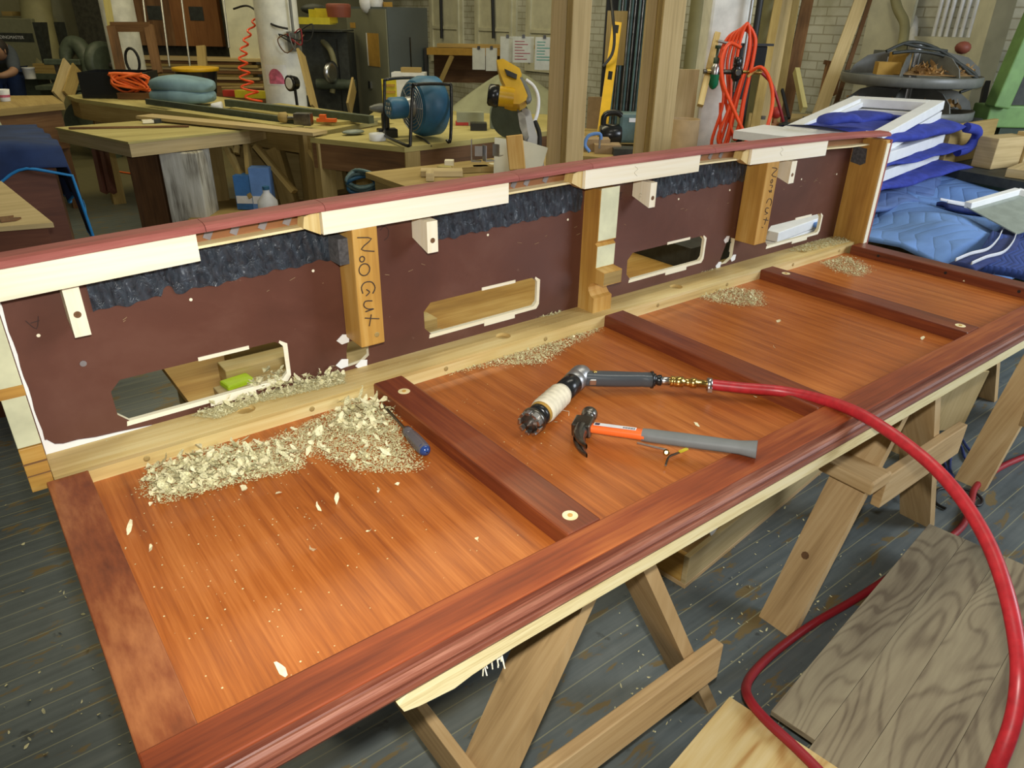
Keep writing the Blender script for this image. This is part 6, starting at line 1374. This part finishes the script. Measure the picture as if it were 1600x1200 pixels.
# dust-collecting machine: two tiers of big rounded trays
p = gnd(1412, 160, 5.0); f = Fr(p, -10); du_ = thing('sorting_carousel', tuple(f.b), 'two-tier round grey bin machine full of shavings and boxes', 'machine')
def tray(z, r, nm):
    MB().lathe(f.p(0, 0, z), EZ, [(0, r * .96), (.01, r), (.06, r), (.065, r * .985), (.02, r * .97)], 40).build(nm, 'greymach', du_)
tray(.96, .44, 'lower_tray'); tray(1.17, .44, 'upper_tray')
MB().cyl(f.p(0, 0, 0), f.p(0, 0, 1.42), .04, 16).build('centre_pole', 'alu', du_); MB().lathe(f.p(0, 0, 0), EZ, [(0, .35), (.03, .35), (.06, .1)], 30).build('foot', 'greymach', du_)
MB().lathe(f.p(0, 0, .55), EZ, [(0, .30), (.35, .36), (.36, .30)], 30).build('hopper', 'greymach', du_)
for z in (1.025, 1.235):
    for a in (-80, -25, 25, 80):
        q = math.radians(a - 90); d3 = f.u * math.cos(q) + f.w * math.sin(q); nn = V(-d3.y, d3.x, 0)
        MB().prism([(.05, 0), (.42, 0), (.40, .05), (.32, .11), (.18, .14), (.05, .14)], f.p(0, 0, z), d3, EZ, nn, .008).build('divider_fin', 'greymach', du_)
MB().grid(lambda u, v: f.p(.05 + .36 * math.sin((u - .5) * 2.0) * (.25 + .75 * v), -.38 * math.cos((u - .5) * 2.0) * (.25 + .75 * v), 1.245 + .04 * (1 - v) * abs(math.sin(u * 20))), 20, 8).build('shavings_heap', 'chips', du_)
for z0, n_ in ((1.24, 140), (1.03, 160)):
    m = MB(); random.seed(int(z0 * 100))
    for k in range(n_): a = random.uniform(-1.9, 1.9) if z0 < 1.1 else random.uniform(-.2, 1.3); r_ = random.uniform(.1, .36); flake(m, f.p(r_ * math.sin(a), -r_ * math.cos(a), z0 + random.uniform(0, .03)), random.uniform(.02, .045), 1)
    one(m, 'wood_curls', 'chips', 'orange-brown wood curls filling the ' + ('upper' if z0 > 1.1 else 'lower') + ' tray of the bin machine', 'shavings', None, 'stuff')
for i, (x, w_, h_, mt, lb_) in enumerate(((-.22, .14, .075, 'cardy', 'amber box in the left of the upper tray'), (-.12, .12, .13, 'cardy', 'taller amber box behind in the upper tray'), (-.20, .11, .10, 'label', 'white folded box at the left of the upper tray'))):
    one(f.box(MB(), x - w_ / 2, x + w_ / 2, -.28 + .12 * i, -.18 + .12 * i, 1.238, 1.238 + h_), 'small_carton', mt, lb_, 'carton')
one(MB().sph(f.p(.30, .05, 1.40), .05, 12, 0, (1, 1, .8)), 'red_ball', 'redrum', 'dull red lump on top of the bin machine at right', 'cap')
for i, pts in enumerate(([(1385, 80), (1420, 66), (1455, 72), (1490, 92), (1515, 115), (1527, 122)], [(1395, 83), (1430, 80), (1470, 86), (1500, 100), (1525, 118), (1522, 135), (1500, 144)], [(1412, 68), (1440, 74), (1480, 80)])):
    one(MB().tube([atd(u, v, 4.65) for u, v in pts], .010, 8, smooth_path=5), 'cable', 'dark', ['longest dark cable arching over the bin machine', 'dark cable looping down the right of the bin machine', 'short dark cable over the top of the bin machine'][i], 'cable')
# bright green machine at the right edge
f = Fr(gnd(1592, 100, 4.7), 0); gm = thing('green_machine', tuple(f.b), 'chipped light green machine frame at the right edge', 'machine')
MB().beam(f.p(-.01, 0, 2.2) + f.u * .11, f.p(-.06, 0, 1.05), .12, .11, EU).build('arm', 'grn', gm, bev=.01); f.part('lower_frame', 'grn', gm, -.10, .60, .0, .2, .92, 1.06, bev=.01); f.part('pedestal', 'darkgreen', gm, .02, .6, .02, .3, 0, .92); f.part('mesh_guard', 'dark', gm, .05, .5, .06, .08, 1.061, 1.9)
MB().cyl(f.p(-.14, .0, .95), f.p(-.15, .0, .62), .02, 10).build('spindle', 'steeld', gm); MB().lathe(f.p(-.17, 0, .90), EZ, [(0, .05), (.06, .06), (.08, .03)], 18).build('spindle_head', 'dark', gm)
p = gnd(1572, 60, 5.0); one(Fr(p).box(MB(), -.14, .0, 0, .2, 0, 3.2), 'paint_flecked_post', 'offwhite', 'grey-white post flecked with green paint left of the green machine', 'post')
# dark table with wooden drawer parts at right
dt = [V(4.50, 1.20, 0), V(5.6, 1.25, 0), V(5.6, 2.02, 0), V(4.62, 2.02, 0)]
table('dark_machine_table', 'dark green iron machine table at right under pale wood parts', 'machine table', dt, .80, .05, 'dark', 'darkgreen', 'darkgreen', ap=.4, inset=.05, legw=.14)
for i, (x, y, sx, sy, sz, mt, rz, lb_) in enumerate(((4.98, 1.93, .62, .03, .22, 'tan', .0, 'tan board standing at the back of the dark machine table'), (4.92, 1.72, .30, .12, .17, 'tan2', -.2, 'pale block at the left of the dark machine table'), (5.15, 1.60, .28, .10, .19, 'tan2', -.5, 'pale block with a curved edge on the dark machine table'), (4.80, 1.50, .42, .14, .05, 'tan2', .1, 'low pale piece at the front of the dark machine table'), (5.12, 1.38, .34, .10, .06, 'tan', .1, 'low tan piece at the front right of the dark machine table'))):
    one(MB().box((x, y, .801 + sz / 2), (sx, sy, sz), (0, 0, rz)), 'wooden_part', mt, lb_, 'wooden part', bev=.004)
# ---- stack of white window frames with blue blankets
L0, B0, R0 = V(3.62, 2.31, 1.05), V(4.56, 2.47, 1.15), V(4.525, 1.95, 1.15); F0_ = L0 + R0 - B0
def sash(name, label, L0, B0, R0, th_, wd_, glass=True, group=None):
    F_ = L0 + R0 - B0; cen = (L0 + B0 + R0 + F_) / 4; ex_ = (B0 - L0).normalized(); ez_ = ex_.cross((R0 - B0).normalized()); ez_ = ez_ if ez_.z > 0 else -ez_; ey_ = ez_.cross(ex_)
    lx = (B0 - L0).length; ly = (R0 - B0).length; r = thing(name, tuple(cen), label, 'window frame', group)
    def bb_(x0, x1, y0, y1, z0, z1, nm, mt): return MB().box((0, 0, 0), (x1 - x0, y1 - y0, z1 - z0), M4=basis(cen + ex_ * (x0 + x1) / 2 + ey_ * (y0 + y1) / 2 + ez_ * (z0 + z1) / 2, ex_, ey_, ez_)).build(nm, mt, r, bev=.003)
    X_, Y_ = lx / 2, ly / 2
    bb_(-X_, X_, -Y_, -Y_ + wd_, -th_, 0, 'stile', 'white'); bb_(-X_, X_, Y_ - wd_, Y_, -th_, 0, 'stile', 'white'); bb_(-X_, -X_ + wd_, -Y_ + wd_, Y_ - wd_, -th_, 0, 'rail', 'white'); bb_(X_ - wd_, X_, -Y_ + wd_, Y_ - wd_, -th_, 0, 'rail', 'white')
    w2 = wd_ + .018
    bb_(-X_ + wd_, X_ - wd_, -Y_ + wd_, -Y_ + w2, -th_, -.02, 'bead', 'white'); bb_(-X_ + wd_, X_ - wd_, Y_ - w2, Y_ - wd_, -th_, -.02, 'bead', 'white')
    return r
sash('window_sash', 'top white window frame of the stack, tilted and open in the middle', L0, B0, R0, .05, .075)
dz = V(0, 0, -.058); sash('window_sash', 'second white window frame, lying right under the tilted top one', L0 + dz, B0 + dz, R0 + dz + V(.0, 0, 0), .05, .075)
def flat_sash(z, label, sh=0): return sash('window_sash', label, V(3.62 + sh, 2.31, z), V(4.58 + sh, 2.47, z), V(4.62 + sh, 1.93, z), .055, .08)
flat_sash(.975, 'third white window frame, between two royal blue folds'); flat_sash(.887, 'lowest white window frame of the stack')
def fold(z0, z1, x1, name, label, mat='royal', seed=0, xs=3.60, ymid=2.10, yw=.62):
    def fn(u, v):
        a = v * 2 * PI; cy, cz = math.cos(a), math.sin(a); pw = 2.6; p = 1 / (abs(cy) ** pw + abs(cz) ** pw) ** (1 / pw)
        x = xs + (x1 - xs) * u; e = (1 - max(0, (u - .92) / .08) ** 2) ** .5 if u < 1 else .03
        yc = ymid + .16 * (x - 4.1) * .3; h = (z1 - z0) / 2
        return V(x, yc + cy * p * yw / 2 * (.96 + .03 * math.sin(x * 9 + seed)), (z0 + z1) / 2 + cz * p * h * max(e, .04) + .006 * math.sin(x * 14 + cy * 3 + seed))
    return one(MB().grid(fn, 26, 26), name, mat, label, 'blanket')
fold(.985, 1.06, 4.66, 'blue_blanket', 'royal blue blanket fold under the second window frame', seed=1)
fold(.89, .925, 4.72, 'blue_blanket', 'royal blue blanket fold bulging right in the middle of the stack', seed=2, yw=.66)
fold(.775, .835, 4.76, 'blue_blanket', 'dusty blue blanket fold at the bottom of the stack', seed=3, yw=.72)
one(MB().tube([V(4.66, 1.84, 1.02), V(4.76, 1.82, 1.0), V(4.80, 1.83, .95), V(4.76, 1.84, .90), V(4.68, 1.86, .885)], .028, 10, smooth_path=4), 'blanket_roll', 'royal', 'rolled edge of blue blanket curling round the right of the stack', 'blanket')
mo = blanket(V(3.62, 2.02, 1.075), .26, .14, .045, 1, 'royal', 'blue_blanket', 'small blue fold poking out over the left corner of the top frame', 'blanket', 30, 5)
blanket(V(4.18, 2.18, 1.03), .50, .22, .05, 1, 'royal', 'blue_blanket', 'royal blue cloth lying inside the top window frame', 'blanket', 40, 6)
one(MB().box((3.45, 2.2, 1.02), (.34, .4, .04), (0, 0, .17)), 'white_board', 'white', 'cream board end peeping out left of the top window frame', 'board')
table('quilt_table', 'low table hidden under the light blue quilts', 'table', [V(2.95, 1.25, 0), V(5.0, 1.25, 0), V(5.0, 2.45, 0), V(2.95, 2.45, 0)], .46, .03, 'tan', 'tan', 'tan', ap=.06)
# quilts
def quilt_mat(name, c, sc_):
    m, t, b = nt(name); v = mapping(t, 'UV', (1, 1, 1)); s = t.nodes.new('ShaderNodeSeparateXYZ'); L(t, v, s.inputs[0])
    n = noise(t, v, 5, 4); n2 = noise(t, v, 40, 3)
    zz_ = mth(t, 'PINGPONG', mth(t, 'MULTIPLY', s.outputs[0], 1), .12)
    k = mth(t, 'FRACT', mth(t, 'MULTIPLY', mth(t, 'ADD', mth(t, 'ADD', s.outputs[1], zz_), mth(t, 'MULTIPLY', n, .05)), sc_))
    g = mth(t, 'POWER', mth(t, 'SINE', mth(t, 'MULTIPLY', k, PI)), .35)
    r = ramp(t, [(.35, tuple(x * .75 for x in c)), (.65, c)], n)
    sp = ramp(t, [(.70, (0, 0, 0)), (.74, (1, 1, 1))], n2); cc_ = mixc(t, mth(t, 'MULTIPLY', sp.outputs[0], .25), r.outputs[0], (.25, .28, .22))
    L(t, cc_, b.inputs['Base Color']); b.inputs['Roughness'].default_value = .9; bump(t, b, g, .45, .012); return m
M['quilt'] = quilt_mat('stitched light blue quilt', (.15, .29, .62), 12)
M['quilt2'] = quilt_mat('stitched navy quilt', (.025, .06, .26), 12)
M['quilt3'] = quilt_mat('stitched dusty slate quilt', (.10, .17, .38), 12)
def quilt(poly_fn, nu, nv, name, mats, label, th_=.02):
    return one(MB().grid(poly_fn, nu, nv), name, mats, label, 'quilt', solid=th_)
def zq(x, y):
    z = .70 + .05 * math.sin(x * 3.1 + .5) * math.cos(y * 3) + .022 * math.sin(x * 8 - y * 6) + .006 * math.sin(x * 21 + y * 13)
    z -= .25 * max(0, 1.35 - y) ** 1.0
    return z
def q1(u, v):
    x = 3.12 + 1.55 * u; y = 1.98 - .86 * v; z = zq(x, y)
    if v > .93: z -= (v - .93) / .07 * .14
    return V(x, y, max(z, .475))
quilt(q1, 110, 70, 'light_blue_quilt', 'quilt', 'light blue stitched moving quilt heaped right of the bar end')
def onq(u, v, lift=.025):
    z = .72
    for _ in range(6): p = atz(u, v, z); z = zq(p.x, p.y) + lift
    return atz(u, v, z)
nv_ = thing('navy_quilt', (4.2, 1.3, .6), 'dark navy quilt edge with pale stitching folded over the light blue quilt', 'quilt')
def ribbon(pts, w_, nm, mt, par, th_=.02, lift=.0):
    n_ = len(pts)
    def cr(t):
        i = min(n_ - 2, int(t * (n_ - 1))); f_ = t * (n_ - 1) - i; g = lambda k: pts[max(0, min(n_ - 1, k))]
        a, b, c, d = g(i - 1), g(i), g(i + 1), g(i + 2)
        return .5 * ((2 * b) + (c - a) * f_ + (2 * a - 5 * b + 4 * c - d) * f_ ** 2 + (3 * b - a - 3 * c + d) * f_ ** 3)
    def fn(u, v):
        p = cr(u * .999); d = (cr(min(.999, u * .999 + .02)) - cr(max(0, u * .999 - .02))).normalized(); s_ = d.cross(EZ).normalized()
        q = p + s_ * (v - .5) * w_; q.z = max(q.z, zq(q.x, q.y) + .012); return q + EZ * (.012 * math.sin(v * PI) + lift)
    return MB().grid(fn, 40, 10).build(nm, mt, par, solid=th_)
def stitched(pts, w_, par, mt='navy'):
    o = ribbon(pts, w_, 'binding', mt, par)
    for s_ in (-.32, .32):
        sh = [p + ((pts[min(len(pts) - 1, i + 1)] - pts[max(0, i - 1)]).normalized().cross(EZ)).normalized() * w_ * s_ for i, p in enumerate(pts)]
        ribbon(sh, .0022, 'stitching', 'label', o, .002, .022)
stitched([onq(1472, 322), onq(1505, 328), onq(1550, 333), onq(1600, 345)], .085, nv_)
stitched([onq(1606, 352), onq(1580, 362), onq(1568, 385), onq(1552, 402), onq(1525, 410), onq(1502, 420)], .085, nv_)
ribbon([onq(1650, 360), onq(1600, 378), onq(1580, 405), onq(1570, 430)], .22, 'navy_fold', 'quilt2', nv_, .03)
quilt(lambda u, v: V(3.35 + 1.35 * u, 2.42 - .72 * v, .76 + .03 * math.sin(u * 5) * math.cos(v * 6) + .01 * math.sin(u * 19) - .10 * max(0, v - .75) * 4 * (.5 + .5 * u)), 50, 30, 'slate_quilt', 'quilt3', 'dusty slate blue quilt spread under the window stack')
# glass sash leaning at far right
a, b, c = atz(1512, 321, .80), atz(1590, 299, .84), atz(1680, 325, .80)
gs = thing('glazed_sash', tuple((a + c) / 2), 'white-framed glass sash lying at the right edge among the quilts', 'glazed sash')
for p_, q_ in ((a, b), (b, c)): MB().beam(p_, q_, .035, .03).build('frame_bar', 'white', gs, bev=.003)
d_ = a + c - b; nn_ = (b - a).cross(c - b).normalized(); nn_ = nn_ if nn_.z > 0 else -nn_
MB().prism([(0, 0), ((b - a).length, 0), ((b - a).length, .26), (0, .26)], a - nn_ * .012, (b - a).normalized(), nn_.cross((b - a).normalized()) * (-1), nn_, .005).build('glass_pane', 'glasspale', gs)
